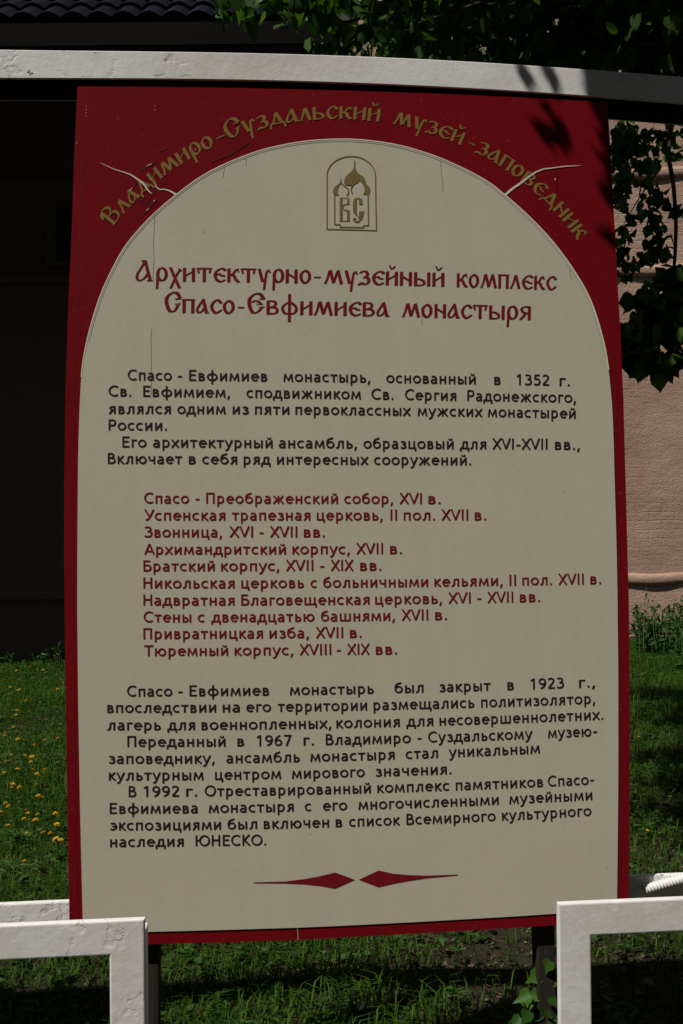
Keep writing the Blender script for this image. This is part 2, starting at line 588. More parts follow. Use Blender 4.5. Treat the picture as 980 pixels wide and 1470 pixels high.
SANS = {  # plain humanist letters, 100 units to the em: (advance, strokes)
 'а': (50, ['C10,44 17,46.5 25,46.8 33,44 37,35 37,20 37,0', 'C37,29 22,27 11,22 9,13 14,6 22,5 31,8 37,16']),
 'б': (56, ['A28 24 18.5 18.5 0 360', 'C9.5,24 10,45 17,58 28,63 43,69']),
 'в': (50, ['L13,0 13,52', 'C13,46.5 25,46.5 33,44 35,38 32,31 24,28 13,28', 'C13,28 27,28 36,24 38,16 35,8 27,5.5 13,5.5']),
 'г': (41, ['L13,0 13,46.5 39,46.5']),
 'д': (57, ['L5,-15 5,5.5 51,5.5 51,-15', 'L42,5.5 42,46.5 19,46.5', 'C20,46.5 19,28 16,14 10,5.5']),
 'е': (54, ['A28 26 18.5 20.5 2 318', 'L10,27.5 52,27.5']),
 'ж': (76, ['L38,0 38,52', 'L10,52 31,27 8,0', 'L66,52 45,27 68,0', 'L31,27 45,27']),
 'з': (46, ['C9,43 17,46.5 24,46.5 33,43 34,36 29,30 19,28', 'C19,28 31,26.5 37,20 36,11 28,5.5 18,5.5 8,9']),
 'и': (56, ['L13,52 13,0', 'L43,52 43,0', 'L13,6 43,46']),
 'й': (56, ['L13,52 13,0', 'L43,52 43,0', 'L13,6 43,46', 'C*.75 18,69 22,61.5 28,60 34,61.5 38,69']),
 'к': (49, ['L13,0 13,52', 'L43,52 19,27 45,0']),
 'л': (56, ['L43,0 43,46.5 21,46.5', 'C21,46.5 20.5,25 17,10 11,5 4,4.5']),
 'м': (68, ['L10,0 16,52', 'L16,49 34,9 52,49', 'L52,52 58,0']),
 'н': (55, ['L13,52 13,0', 'L42,52 42,0', 'L13,27 42,27']),
 'о': (56, ['A28 26 19.5 20.5 0 360']),
 'п': (55, ['L13,0 13,46.5 42,46.5 42,0']),
 'р': (56, ['L13,-20 13,52', 'C13,39 20,45 28,46.5 39,41 43,27 39,12 28,5.5 19,7 13,13']),
 'с': (48, ['A28 26 19.5 20.5 52 310']),
 'т': (48, ['L24,0 24,46.5', 'L3,46.5 45,46.5']),
 'у': (50, ['L6,52 25,4', 'C45,52 34,26 26,5 20,-8 14,-14 5,-15']),
 'ф': (72, ['L36,-20 36,72', 'A36 26 26 20.5 0 360']),
 'х': (50, ['L5,52 45,0', 'L45,52 5,0']),
 'ц': (58, ['L13,52 13,5.5 50,5.5 50,-15', 'L42,5.5 42,52']),
 'ч': (52, ['C10,52 10,38 13,28 23,24 40,28', 'L39,52 39,0']),
 'ш': (80, ['L13,52 13,5.5 67,5.5 67,52', 'L40,5.5 40,52']),
 'щ': (83, ['L13,52 13,5.5 75,5.5 75,-15', 'L40,5.5 40,52', 'L67,5.5 67,52']),
 'ы': (66, ['L13,52 13,0', 'C13,30 27,30 36,25 38,17 35,9 27,5.5 13,5.5', 'L53,52 53,0']),
 'ь': (48, ['L13,52 13,0', 'C13,30 27,30 36,25 38,17 35,9 27,5.5 13,5.5']),
 'э': (48, ['A21 26 19.5 20.5 -132 128', 'L17,27 40,27']),
 'ю': (77, ['L13,52 13,0', 'L13,27 30,27', 'A48 26 18.5 20.5 0 360']),
 'я': (52, ['L39,52 39,0', 'C39,46.5 25,46.5 16,43 14,36 18,29 27,26.5 39,26.5', 'L27,26.5 8,0']),
 'А': (60, ['L4,0 30,70', 'L30,70 56,0', 'L13,22 47,22']),
 'Б': (57, ['L13,0 13,66.5 47,66.5', 'C13,40 30,40 44,36 49,22.5 43,9 30,5.5 13,5.5']),
 'В': (57, ['L13,0 13,72', 'C13,66.5 28,66.5 39,62 41,53 36,43 26,39 13,39', 'C13,39 30,39 44,34 48,22 44,10 30,5.5 13,5.5']),
 'Е': (54, ['L49,66.5 13,66.5 13,5.5 49,5.5', 'L13,38 44,38']),
 'З': (55, ['C7,62 16,66.5 27,66.5 39,61 41,52 35,43 22,39', 'C22,39 36,37.5 46,31 46,19 38,8 26,5.5 16,6 5,11']),
 'К': (57, ['L13,0 13,72', 'L50,72 19,38 53,0']),
 'Н': (65, ['L13,0 13,72', 'L52,0 52,72', 'L13,38 52,38']),
 'О': (72, ['A36 36 28 31 0 360']),
 'П': (65, ['L13,0 13,66.5 52,66.5 52,0']),
 'Р': (56, ['L13,0 13,72', 'C13,66.5 30,66.5 42,62 46,50 41,37 30,32.5 13,32.5']),
 'С': (62, ['A37 36 29 31 50 310']),
 'Т': (56, ['L28,0 28,66.5', 'L2,66.5 54,66.5']),
 'У': (56, ['L4,72 29,26', 'C53,72 41,44 31,22 23,10 16,6 7,6']),
 'Ю': (96, ['L13,0 13,72', 'L13,38 33,38', 'A61 36 27 31 0 360']),
 'X': (54, ['L4,72 50,0', 'L50,72 4,0']),
 'V': (56, ['L4,72 28,3', 'L28,3 52,72']),
 'I': (27, ['L13,0 13,72']),
 '1': (52, ['L29,0 29,72', 'L29,67 11,56']),
 '2': (52, ['C9,58 17,66 27,66.5 38,60 39,50 32,36 20,20 11,6', 'L8,5.5 46,5.5']),
 '3': (52, ['C9,62 17,66.5 26,66.5 36,61 38,52 33,43 21,39', 'C21,39 34,37.5 42,31 42,19 35,8 25,5.5 17,6 7,10']),
 '5': (52, ['L42,66.5 16,66.5 14,38', 'C14,39 25,43 37,38 42,25 36,9 24,5.5 9,9']),
 '6': (52, ['A27 22 16.5 17 0 360', 'C10.5,24 12,42 21,57 37,68']),
 '7': (52, ['L5,66.5 43,66.5 20,0']),
 '9': (52, ['A26 49 16.5 17 0 360', 'C42.5,47 41,30 32,14 16,3']),
 '.': (26, ['L13,0 13,12.5']),
 ',': (26, ['L15,12 8,-13']),
 '-': (38, ['L6,27 32,27']),
 ' ': (30, []),
}
USTAV = {  # broad-nib half-uncial letters, 100 units to the x-height
 'а': (104, ['L58,104 84,4', 'C*.8 56,96 32,62 14,30 18,10 36,6 58,24 70,44', 'L*.7 70,5 104,5']),
 'А': (152, ['L78,148 118,6', 'C*.85 74,140 44,92 18,50 18,16 44,6 80,30 98,58', 'L*.8 48,147 86,150', 'L*.7 92,5 138,5']),
 'р': (104, ['A56 52 33 46 0 360', 'C*.8 25,66 22,30 21,-10 18,-54']),
 'х': (106, ['L16,102 88,-48', 'C*.8 94,90 66,50 40,-4 18,-50', 'L*.5 78,94 104,78']),
 'и': (108, ['L20,100 20,0', 'L88,100 88,0', 'L*.75 20,38 88,78']),
 'й': (108, ['L20,100 20,0', 'L88,100 88,0', 'L*.75 20,38 88,78', 'C*.6 36,146 46,126 56,120 68,130 80,142']),
 'н': (108, ['L20,100 20,0', 'L88,100 88,0', 'L*.75 20,70 88,34']),
 'т': (128, ['L64,96 64,0', 'L*.9 4,97 124,97', 'L*.6 14,96 22,64', 'L*.6 112,96 104,64']),
 'е': (106, ['C100,84 80,98 58,96 28,74 20,46 34,16 64,3 100,18', 'C*.8 26,50 50,60 66,50 96,44']),
 'к': (106, ['L20,100 20,0', 'C*.8 32,52 56,66 70,88 96,98', 'C36,54 60,46 72,22 96,2', 'L*.5 76,94 98,76']),
 'у': (112, ['L20,100 46,8', 'C*.75 104,94 80,84 70,40 64,0 58,-52', 'L*.5 40,8 68,14', 'L*.5 86,94 106,74']),
 'о': (104, ['C50,96 22,72 18,46 26,20 52,2 78,26 84,52 76,80 50,96']),
 'м': (152, ['C*.75 12,4 30,40 44,98', 'L50,100 76,8', 'L*.75 78,10 106,96', 'L110,100 136,2', 'L*.6 2,5 26,5']),
 'з': (98, ['C12,84 36,97 64,94 72,76 62,60 40,52', 'C40,52 70,52 82,32 72,10 46,4 24,12 4,-6']),
 'ы': (140, ['L20,100 20,0', 'C*.9 24,52 52,50 82,36 84,16 66,6 20,5', 'L120,100 120,0']),
 'ь': (102, ['L20,100 20,0', 'C*.9 24,52 52,50 82,36 84,16 66,6 20,5']),
 'п': (106, ['L20,0 20,96', 'L86,0 86,96', 'L*.9 4,97 102,97']),
 'л': (100, ['C*.75 12,4 34,44 50,98', 'L54,100 84,2', 'L*.6 2,5 26,5']),
 'с': (98, ['C92,76 70,96 48,94 24,68 20,44 32,18 56,3 94,28']),
 'С': (142, ['C*1.15 132,108 108,144 72,146 36,118 28,80 40,36 58,8', 'C*.9 58,8 86,12 104,34 118,62', 'L*.7 92,62 138,70', 'L*.7 92,102 138,104']),
 'Е': (152, ['C*1.15 138,112 112,146 76,148 36,118 28,80 40,36 58,8', 'C*.9 58,8 86,12 108,30 126,50', 'C*.8 46,84 72,98 100,92 118,76', 'L*.7 100,46 146,56', 'L*.7 104,110 148,114', 'L*.7 84,72 132,76']),
 'в': (108, ['L20,100 20,0', 'C*.9 20,97 58,97 78,84 66,62 30,50', 'C*.95 34,52 74,50 90,28 72,8 20,5']),
 'В': (132, ['L36,136 36,4', 'C*.9 8,92 22,132 66,144 98,122 88,92 48,74', 'C*.95 48,76 98,74 114,42 92,10 20,5']),
 'ф': (148, ['L*.9 74,150 74,-52', 'C*.9 74,96 30,66 22,38 40,10 74,8', 'C*.9 74,96 118,66 126,38 108,10 74,8']),
 'я': (106, ['L86,100 86,0', 'C*.9 86,97 44,96 24,80 34,60 60,50 86,50', 'C56,50 40,28 14,3', 'L*.5 4,4 24,4']),
 'д': (124, ['C*.75 28,16 46,56 60,98', 'L62,100 96,16', 'L*.9 8,14 116,14', 'L*.6 12,14 4,-24', 'L*.6 112,14 120,-24']),
 '-': (70, ['L*.9 6,46 60,46']),
 ' ': (60, []),
}


def each(name, lift, mat, lines):
    for args in lines:
        s = Sheet(lift)
        s.line(*args[:2], **(args[2] if len(args) > 2 else {}))
        s.build(name, mat, sign)


class Sheet:
    """flat printed shapes on the board: photo measurements in, points of the board out"""
    def __init__(s, lift): s.V, s.F, s.lift = [], [], lift

    def strip(s, L_, R_, lift):
        b = len(s.V)
        for l, r in zip(L_, R_): s.V += [onboard(*l, lift), onboard(*r, lift)]
        for i in range(len(L_) - 1): s.F.append((b + 2 * i, b + 2 * i + 1, b + 2 * i + 3, b + 2 * i + 2))

    def poly(s, pts, lift=None):
        lift = s.lift if lift is None else lift
        b = len(s.V)
        s.V += [onboard(*p, lift) for p in pts]
        for tri in tessellate_polygon([[Vector((p[0], -p[1], 0)) for p in pts]]): s.F.append(tuple(b + i for i in tri))

    def line(s, pts, w, lift=None, taper=False):
        lift = s.lift if lift is None else lift
        n = len(pts)
        L_, R_ = ribbon(pts, lambda x, y: np.array([x, y]) * 0.5, True)
        for i in range(n):
            k = w if not taper else w * taper[min(i, len(taper) - 1)]
            c = (L_[i] + R_[i]) / 2
            L_[i] = c + (L_[i] - c) * k; R_[i] = c + (R_[i] - c) * k
        s.strip(L_, R_, lift)

    def text(s, word, font, nib, k, place, x0, x1):
        """place(u, v): photo point at u along and v above the base line; the word's ink fills x0..x1"""
        gl, x = [], 0.0
        for ch in word:
            adv, st = font[ch]
            for q, spec in enumerate(st):
                L_, R_ = stroke_geo(spec, nib)
                gl.append((q, [(p[0] + x, p[1]) for p in L_], [(p[0] + x, p[1]) for p in R_]))
            x += adv
        lo = min(p[0] for _, a, b in gl for p in a + b); hi = max(p[0] for _, a, b in gl for p in a + b)
        sx = (x1 - x0) / (hi - lo)
        for q, a, b in gl:
            f = lambda p: place(x0 + (p[0] - lo) * sx, p[1] * k)
            s.strip([f(p) for p in a], [f(p) for p in b], s.lift + q * 0.00005)

    def build(s, name, mat, parent):
        o = mesh(name, s.V, s.F, mat, parent)
        me = o.data                                   # every face looks out of the board
        n = Vector(EN)
        import bmesh
        bm = bmesh.new(); bm.from_mesh(me)
        bm.normal_update()
        bad = [f for f in bm.faces if f.normal.dot(n) < 0]
        bmesh.ops.reverse_faces(bm, faces=bad)
        bm.to_mesh(me); bm.free()
        return o


# ------------------------------------------------------------------ the information board
foot = T0 - EZ * 1.0
sign = empty('information_board', (T0[0], T0[1] + .06, 0), 'large crimson bordered museum information board with cream arched field and Russian text', 'sign')

LEFT = [(110.9, 124), (106, 230), (102.3, 340), (97, 455), (93.7, 568), (92, 690), (91.8, 802), (92.7, 900), (94.6, 1040), (97, 1190), (99.4, 1320), (100.3, 1360)]
BOT = [(214, 1355.5), (320, 1353), (428, 1349.3), (600, 1340), (776, 1329.7), (900, 1321)]
RIGHT = [(902, 1290), (903.6, 1160), (904, 1040), (903.6, 960), (902.4, 860), (899.7, 760), (894.8, 575), (890, 470), (884, 363), (878, 250), (872, 146.5)]
TOP = [(760, 140.5), (620, 134), (480, 129.5), (357, 126.5), (230, 124.8)]
outline = LEFT + BOT + RIGHT + TOP
TH = 0.018
n = len(outline)
V = [onboard(*p) for p in outline] + [onboard(*p, -TH) for p in outline]
tri = tessellate_polygon([[Vector((p[0], -p[1], 0)) for p in outline]])
Fq = [tuple(t) for t in tri] + [tuple(i + n for i in t[::-1]) for t in tri] + [(i, (i + 1) % n, (i + 1) % n + n, i + n) for i in range(n)]
bo = mesh('backboard', V, Fq, M_red, sign)
import bmesh
bm = bmesh.new(); bm.from_mesh(bo.data); bmesh.ops.recalc_face_normals(bm, faces=bm.faces); bm.to_mesh(bo.data); bm.free()

ARCH = [(110.8, 858), (111.3, 760), (112, 675), (113.3, 613), (115.5, 560), (118.4, 525), (124.5, 490.6), (134.7, 452), (147, 417), (161.2, 386.5), (177.6, 357),
        (198, 331.2), (222.4, 306), (254, 279), (287.7, 254.5), (319.6, 237.5), (354, 223.2), (388.5, 212.5), (439, 203.2), (490, 200.3), (529.8, 202.5),
        (569.6, 208.6), (604, 217.9), (638, 230.2), (675.7, 247.8), (702, 263), (722, 278.6), (750.6, 303.5), (781.2, 334), (803.7, 361), (822, 386.8), (838.4, 413.5),
        (850.6, 440), (861.5, 474.3), (870, 511), (875.5, 553.9), (879.2, 605), (882, 700), (884.5, 790), (885.8, 860)]
arch = catmull(ARCH, 4)
rest = [(887, 980), (887, 1100), (886, 1220), (885.2, 1280), (884.8, 1306.5), (800, 1311), (740, 1315), (600, 1323), (480, 1329), (428, 1331.2), (323, 1334.4), (212, 1337.3), (120, 1340),
        (118.7, 1317), (114.8, 1155), (112.4, 1020), (111, 885)]
field = [tuple(p) for p in arch] + rest
n = len(field)
V = [onboard(*p, 0.0022) for p in field] + [onboard(*p, 0.0002) for p in field]
tri = tessellate_polygon([[Vector((p[0], -p[1], 0)) for p in field]])
Fq = [tuple(t) for t in tri] + [(i, (i + 1) % n, (i + 1) % n + n, i + n) for i in range(n)]
fo = mesh('arched_field', V, Fq, M_cream, sign)
bm = bmesh.new(); bm.from_mesh(fo.data)
bm.normal_update()
bmesh.ops.reverse_faces(bm, faces=[f for f in bm.faces if len(f.verts) == 3 and f.normal.dot(Vector(EN)) < 0])
bm.to_mesh(fo.data); bm.free()
s = Sheet(0.0027)
s.line([tuple(p) for p in arch[18:-18]], 1.5)
s.build('field_edge', M_rim, sign)
s = Sheet(0.0026)
cxy = np.array([497, 560])
s.line([tuple(np.array(p) + (cxy - p) / np.hypot(*(cxy - p)) * 3.2) for p in arch[24:-20]], 0.8)
s.build('field_groove', M_groove, sign)
each('border_groove', 0.0006, M_groovered, [([(x + 12, y) for x, y in LEFT[1:-1]], 0.6), ([(x - 11, y) for x, y in RIGHT[:-1]], 0.6)])

INK = 0.0029
# arched title in old gold
BASE = [(157, 330), (162.4, 324.7), (175.7, 311.5), (190, 294), (212, 272), (236.9, 252), (260.4, 236), (276.7, 226), (290, 218), (304.3, 211), (335.7, 197.5), (359, 189.5), (377, 185.5),
        (403, 179.5), (430, 175), (447, 172.6), (466.7, 171), (485, 170.6), (501, 171), (520.6, 172.3), (542.7, 174.8), (562, 178), (584, 182.6), (599, 187), (619, 193.6), (640, 200),
        (660, 208), (689.6, 222), (708, 232), (725, 243), (737, 252), (757, 267.5), (771, 280), (787.6, 296), (803, 312), (815, 327), (826, 342), (833, 352)]
Bp = np.array(BASE)
th = np.arctan2(Bp[:, 0] - 494, 520 - Bp[:, 1]); rr = np.hypot(Bp[:, 0] - 494, 520 - Bp[:, 1])
pf = np.polyfit(th, rr, 5)
tt = np.linspace(th[0], th[-1], 500)
bx = 494 + np.polyval(pf, tt) * np.sin(tt); by = 520 - np.polyval(pf, tt) * np.cos(tt)
sl_ = np.concatenate([[0], np.cumsum(np.hypot(np.diff(bx), np.diff(by)))])


def arc_place(u, v):
    x, y = np.interp(u, sl_, bx), np.interp(u, sl_, by)
    dx, dy = np.interp(u + 4, sl_, bx) - np.interp(u - 4, sl_, bx), np.interp(u + 4, sl_, by) - np.interp(u - 4, sl_, by)
    q = math.hypot(dx, dy) + 1e-9
    return (x + dy / q * v, y - dx / q * v)


def s_at(x): return float(np.interp(x, bx, sl_))


NIB = broad_nib(12.5, 4.2, R(16))
for grp in ((('Владимиро', 160.5, 308), ('-', 313, 327), ('Суздальский', 327, 544)), (('музей', 562.5, 661), ('-', 668, 679), ('заповедник', 680, 829))):
    s = Sheet(0.0008)
    for w, a, b in grp: s.text(w, USTAV, NIB, 0.182, arc_place, s_at(a), s_at(b))
    s.build('title_word', M_gold, sign)


def line_place(pts):
    pts = np.array(pts, float)
    q = np.polyfit(pts[:, 0], pts[:, 1], min(2, len(pts) - 1))
    dq = np.polyder(q)
    def f(u, v):
        sl = float(np.polyval(dq, u))
        return (u + sl * v * 0.5, float(np.polyval(q, u)) - v)
    return f


HEAD = [
 ([(195, 404), (265, 404.4), (420, 406.4), (470, 407.8), (565, 409.8), (605, 411), (655, 412.9), (795, 416.5)], [('Архитектурно', 194.4, 446), ('-', 449, 461), ('музейный', 463.5, 637), ('комплекс', 654.8, 798.8)]),
 ([(270, 449.7), (365, 451), (445, 452.2), (550, 455), (620, 456.3), (685, 458), (755, 459.6)], [('Спасо', 235.9, 336.5), ('-', 340, 351), ('Евфимиева', 354.5, 559.3), ('монастыря', 575.3, 760.9)])]
for bl, ws in HEAD:
    s = Sheet(INK)
    pl = line_place(bl)
    for w, a, b in ws: s.text(w, USTAV, NIB, 0.196, pl, a, b)
    s.build('heading_line', M_redink, sign)

SN = round_nib(5.2)
EM = 0.221


def block(name, mat, lines):
    for bl, ws in lines:
        s = Sheet(INK)
        pl = line_place(bl)
        for w, a, b in ws: s.text(w, SANS, SN, EM, pl, a, b)
        s.build(name, mat, sign)


block('paragraph_line', M_ink, [
 ([(183, 546.2), (330, 547.6), (600, 550.6), (760, 553.4), (817, 554.6)], [('Спасо', 183.3, 246.5), ('-', 255, 261.2), ('Евфимиев', 271.2, 383.2), ('монастырь,', 406.3, 531.1), ('основанный', 553.9, 682.1), ('в', 708.6, 717.8), ('1352', 740.5, 787.6), ('г.', 802.3, 817)]),
 ([(170, 569.4), (270, 570.4), (550, 574), (800, 578)], [('Св.', 155.8, 188.1), ('Евфимием,', 205.4, 329.9), ('сподвижником', 353.4, 517.6), ('Св.', 532.6, 564.2), ('Сергия', 580.7, 654.2), ('Радонежского,', 670, 826.1)]),
 ([(160, 594.4), (390, 595.3), (520, 596.4), (640, 598), (800, 600.6)], [('являлся', 155.8, 245), ('одним', 254.3, 323.7), ('из', 333.6, 356.8), ('пяти', 365.6, 414.8), ('первоклассных', 423.6, 589.2), ('мужских', 598.7, 692), ('монастырей', 699.4, 825.4)]),
 ([(155, 618), (240, 618.4)], [('России.', 155.8, 239.2)]),
 ([(175, 642.4), (300, 643), (585, 644.5), (745, 645.3), (820, 646)], [('Его', 175.6, 210.2), ('архитектурный', 219.4, 390.9), ('ансамбль,', 399.7, 512), ('образцовый', 521.2, 650.5), ('для', 659.4, 697.2), ('XVI-XVII', 706, 785), ('вв.,', 795.7, 831.7)]),
 ([(155, 666), (400, 667), (650, 668)], [('Включает', 154.7, 261.2), ('в', 270.8, 280.7), ('себя', 289.9, 340.2), ('ряд', 349.4, 388.3), ('интересных', 397.2, 528.6), ('сооружений.', 536.3, 675.5)]),
])
block('list_line', M_redink, [
 ([(207, 722.9), (400, 723.2), (620, 723.6)], [('Спасо', 206.8, 271.4), ('-', 280.4, 286.4), ('Преображенский', 295.7, 484.6), ('собор,', 493.6, 563.9), ('XVI', 572.9, 605), ('в.', 614.3, 631.8)]),
 ([(207, 747.3), (690, 747)], [('Успенская', 206.8, 323.2), ('трапезная', 332.5, 445), ('церковь,', 454.3, 548.9), ('II', 560, 569.3), ('пол.', 578.9, 623.6), ('XVII', 632.9, 671.4), ('в.', 680.7, 697.1)]),
 ([(207, 771.5), (460, 771.3)], [('Звонница,', 206.8, 318.6), ('XVI', 328.9, 362.9), ('-', 372.1, 378.2), ('XVII', 387.1, 426.4), ('вв.', 435.7, 465.7)]),
 ([(207, 796.2), (400, 795.8), (570, 795.2)], [('Архимандритский', 206.8, 410), ('корпус,', 419.3, 501.8), ('XVII', 511, 549.3), ('в.', 559.3, 576.4)]),
 ([(206, 820.2), (540, 819.2)], [('Братский', 205.7, 307.9), ('корпус,', 317.1, 400.7), ('XVII', 410, 449.3), ('-', 459, 465), ('XIX', 474.3, 507.1), ('вв.', 516.4, 546.8)]),
 ([(206, 844.6), (500, 843.6), (670, 841.6), (860, 838.4)], [('Никольская', 205.7, 336.4), ('церковь', 346, 436), ('с', 445.4, 454.6), ('больничными', 463.6, 613.9), ('кельями,', 622.9, 721), ('II', 730.7, 740), ('пол.', 749, 791.4), ('XVII', 800.7, 837.1), ('в.', 846.4, 862)]),
 ([(206, 869), (500, 868), (640, 866.4), (770, 864)], [('Надвратная', 205.7, 336.4), ('Благовещенская', 346, 530), ('церковь,', 537.9, 634), ('XVI', 643, 675), ('-', 684.6, 690.4), ('XVII', 699, 736), ('вв.', 745.4, 774.3)]),
 ([(206, 893.3), (450, 892.2), (640, 889.8)], [('Стены', 206, 274.3), ('с', 283.6, 293.6), ('двенадцатью', 302.9, 451), ('башнями,', 460.4, 566.4), ('XVII', 576, 614), ('в.', 624, 641)]),
 ([(206, 917.4), (520, 915.4)], [('Привратницкая', 205.7, 377.1), ('изба,', 386.4, 443.2), ('XVII', 452.9, 492.1), ('в.', 501.8, 518.6)]),
 ([(206, 941.9), (570, 939.3)], [('Тюремный', 206.8, 327.1), ('корпус,', 336.4, 420.7), ('XVIII', 429.6, 475), ('-', 482.9, 488.9), ('XIX', 497.9, 530.4), ('вв.', 538.9, 569.3)]),
])
block('paragraph_line', M_ink, [
 ([(183, 999.6), (330, 998.9), (520, 996), (660, 992.4), (780, 988.8), (850, 986.5)], [('Спасо', 182.3, 247.2), ('-', 255.5, 262), ('Евфимиев', 271.8, 385.8), ('монастырь', 415.6, 536.1), ('был', 565.9, 607.4), ('закрыт', 630.3, 703.6), ('в', 727.6, 736.9), ('1923', 760.6, 809), ('г.,', 830.4, 853.6)]),
 ([(155, 1023), (370, 1022), (520, 1019.8), (690, 1015), (850, 1010.2)], [('впоследствии', 154, 310), ('на', 319.3, 343.9), ('его', 353.3, 388.8), ('территории', 398.3, 526.4), ('размещались', 535.7, 680.3), ('политизолятор,', 690, 853.6)]),
 ([(155, 1048), (380, 1046.8), (560, 1043.6), (640, 1040.9), (860, 1033)], [('лагерь', 154, 230.6), ('для', 240, 279.7), ('военнопленных,', 289, 475.3), ('колония', 482.4, 573.3), ('для', 582.6, 621.4), ('несовершеннолетних.', 630.3, 864.9)]),
 ([(183, 1071.8), (440, 1070), (560, 1067), (690, 1063), (850, 1056.8)], [('Переданный', 182.7, 323.5), ('в', 340.5, 350), ('1967', 368, 418.6), ('г.', 435.3, 450), ('Владимиро', 467.3, 589.2), ('-', 598.9, 604.7), ('Суздальскому', 614, 764), ('музею-', 785.8, 856.3)]),
 ([(156, 1096), (370, 1094.6), (560, 1090.2), (770, 1081.2)], [('заповеднику,', 156.2, 308), ('ансамбль', 324.6, 430), ('монастыря', 445, 566), ('стал', 581.8, 628), ('уникальным', 643.5, 774.5)]),
 ([(156, 1120), (350, 1118.7), (520, 1115), (645, 1111)], [('культурным', 156.2, 292.2), ('центром', 308.4, 403.2), ('мирового', 418.6, 523.3), ('значения.', 538.8, 647.3)]),
 ([(185, 1143.6), (400, 1141.4), (560, 1137.2), (700, 1132.4), (850, 1126)], [('В', 184.6, 195.5), ('1992', 205.7, 257), ('г.', 266.9, 282.7), ('Отреставрированный', 293.7, 531.8), ('комплекс', 541.1, 644.6), ('памятников', 653.6, 778.8), ('Спасо-', 785.8, 852.1)]),
 ([(157, 1167.7), (400, 1165.6), (520, 1161.6), (715, 1154.5), (848, 1148.2)], [('Евфимиева', 157.4, 283.5), ('монастыря', 299.3, 421.3), ('с', 437, 446.6), ('его', 463.2, 498), ('многочисленными', 514, 715.2), ('музейными', 730.3, 849.4)]),
 ([(158, 1191.7), (430, 1188.2), (570, 1184.2), (710, 1178.4), (848, 1170.5)], [('экспозициями', 158, 317), ('был', 326.5, 368.8), ('включен', 378.2, 471.9), ('в', 481.3, 490.8), ('список', 500.6, 574), ('Всемирного', 583, 711), ('культурного', 719.9, 848.2)]),
 ([(158, 1215.6), (380, 1213.2)], [('наследия', 158, 263.5), ('ЮНЕСКО.', 280.5, 381.6)]),
])
# ornament
s = Sheet(INK)
o_ = lambda q: [(340 + x / 2.882, 1230 + y / 2.882) for x, y in q]
s.poly(o_([(67, 104), (200, 100), (280, 90), (345, 78), (405, 63), (487, 93), (405, 130), (345, 119), (280, 112), (200, 108), (67, 107)]))
s.poly(o_([(503, 93), (585, 55), (645, 68), (710, 74), (780, 76), (912, 71.5), (912, 75), (780, 87), (710, 98), (645, 110), (585, 124)]))
s.build('diamond_ornament', M_redink, sign)
# emblem
s = Sheet(INK)
e_ = lambda q: [(440 + x / 8.1667, 200 + y / 8.1667) for x, y in q]
fr_ = [(237, 1058), (238, 750), (237, 440)] + [(237 + 283 * (1 - math.cos(a)), 430 - 225 * math.sin(a)) for a in np.linspace(0.08, math.pi - .08, 22)] + [(805, 440), (808, 750), (815, 1073), (237, 1058)]
s.line(e_(fr_), 1.5)
s.line(e_([(325, 655), (326, 1003), (390, 1003), (391, 1033), (664, 1037), (664, 1015), (722, 1015), (716, 650)]), 1.6, INK + .00005)
s.poly(e_([(556, 255), (553, 330), (535, 370), (500, 400), (455, 440), (437, 500), (437, 520), (460, 545), (525, 545), (560, 520), (600, 500), (620, 487), (650, 520), (672, 570), (678, 600), (670, 630),
           (655, 652), (725, 655), (742, 600), (735, 570), (715, 545), (693, 525), (685, 480), (665, 445), (620, 415), (600, 400), (580, 370), (568, 330), (565, 255)]), INK + .0001)
s.poly(e_([(396, 460), (394, 495), (380, 522), (330, 560), (305, 600), (308, 640), (320, 657), (376, 660), (360, 620), (362, 580), (380, 545), (404, 520), (405, 495), (402, 460)]), INK + .0001)
s.line(e_([tuple(p) for p in catmull([(398, 512), (440, 550), (475, 580), (488, 610), (485, 640), (470, 668)], 4)]), 1.7, INK + .00015)
s.line(e_([tuple(p) for p in catmull([(600, 503), (560, 525), (528, 560), (520, 600), (532, 642)], 4)]), 1.7, INK + .00015)
for q in ([(385, 690), (418, 690), (418, 965), (385, 965)], [(472, 700), (497, 700), (497, 765), (472, 765)], [(470, 842), (501, 842), (501, 960), (470, 960)]): s.poly(e_(q), INK + .00005)
s.line(e_([(385, 693), (497, 693)]), 1.0, INK + .0001); s.line(e_([(385, 962), (501, 962)]), 1.0, INK + .0001)
s.line(e_([tuple(p) for p in catmull([(497, 764), (445, 768), (424, 800), (445, 834), (500, 840)], 4)]), 1.3, INK + .0001)
s.poly(e_([(540, 735), (548, 708), (570, 692), (586, 692), (584, 868), (600, 905), (566, 886), (542, 862)]), INK + .00005)
s.poly(e_([(570, 692), (620, 690), (646, 705), (652, 765), (668, 771), (612, 771), (610, 712), (590, 702)]), INK + .0001)
s.poly(e_([(612, 850), (680, 848), (664, 866), (662, 905), (640, 945), (612, 968), (590, 972), (612, 950), (628, 930), (612, 912)]), INK + .0001)
s.line(e_([(575, 880), (615, 930)]), 1.6, INK + .00015)
s.line(e_([tuple(p) for p in catmull([(612, 966), (585, 972), (560, 962), (548, 944), (560, 932), (578, 938)], 4)]), 2.0, INK + .0002)
s.build('emblem', M_bronze, sign)
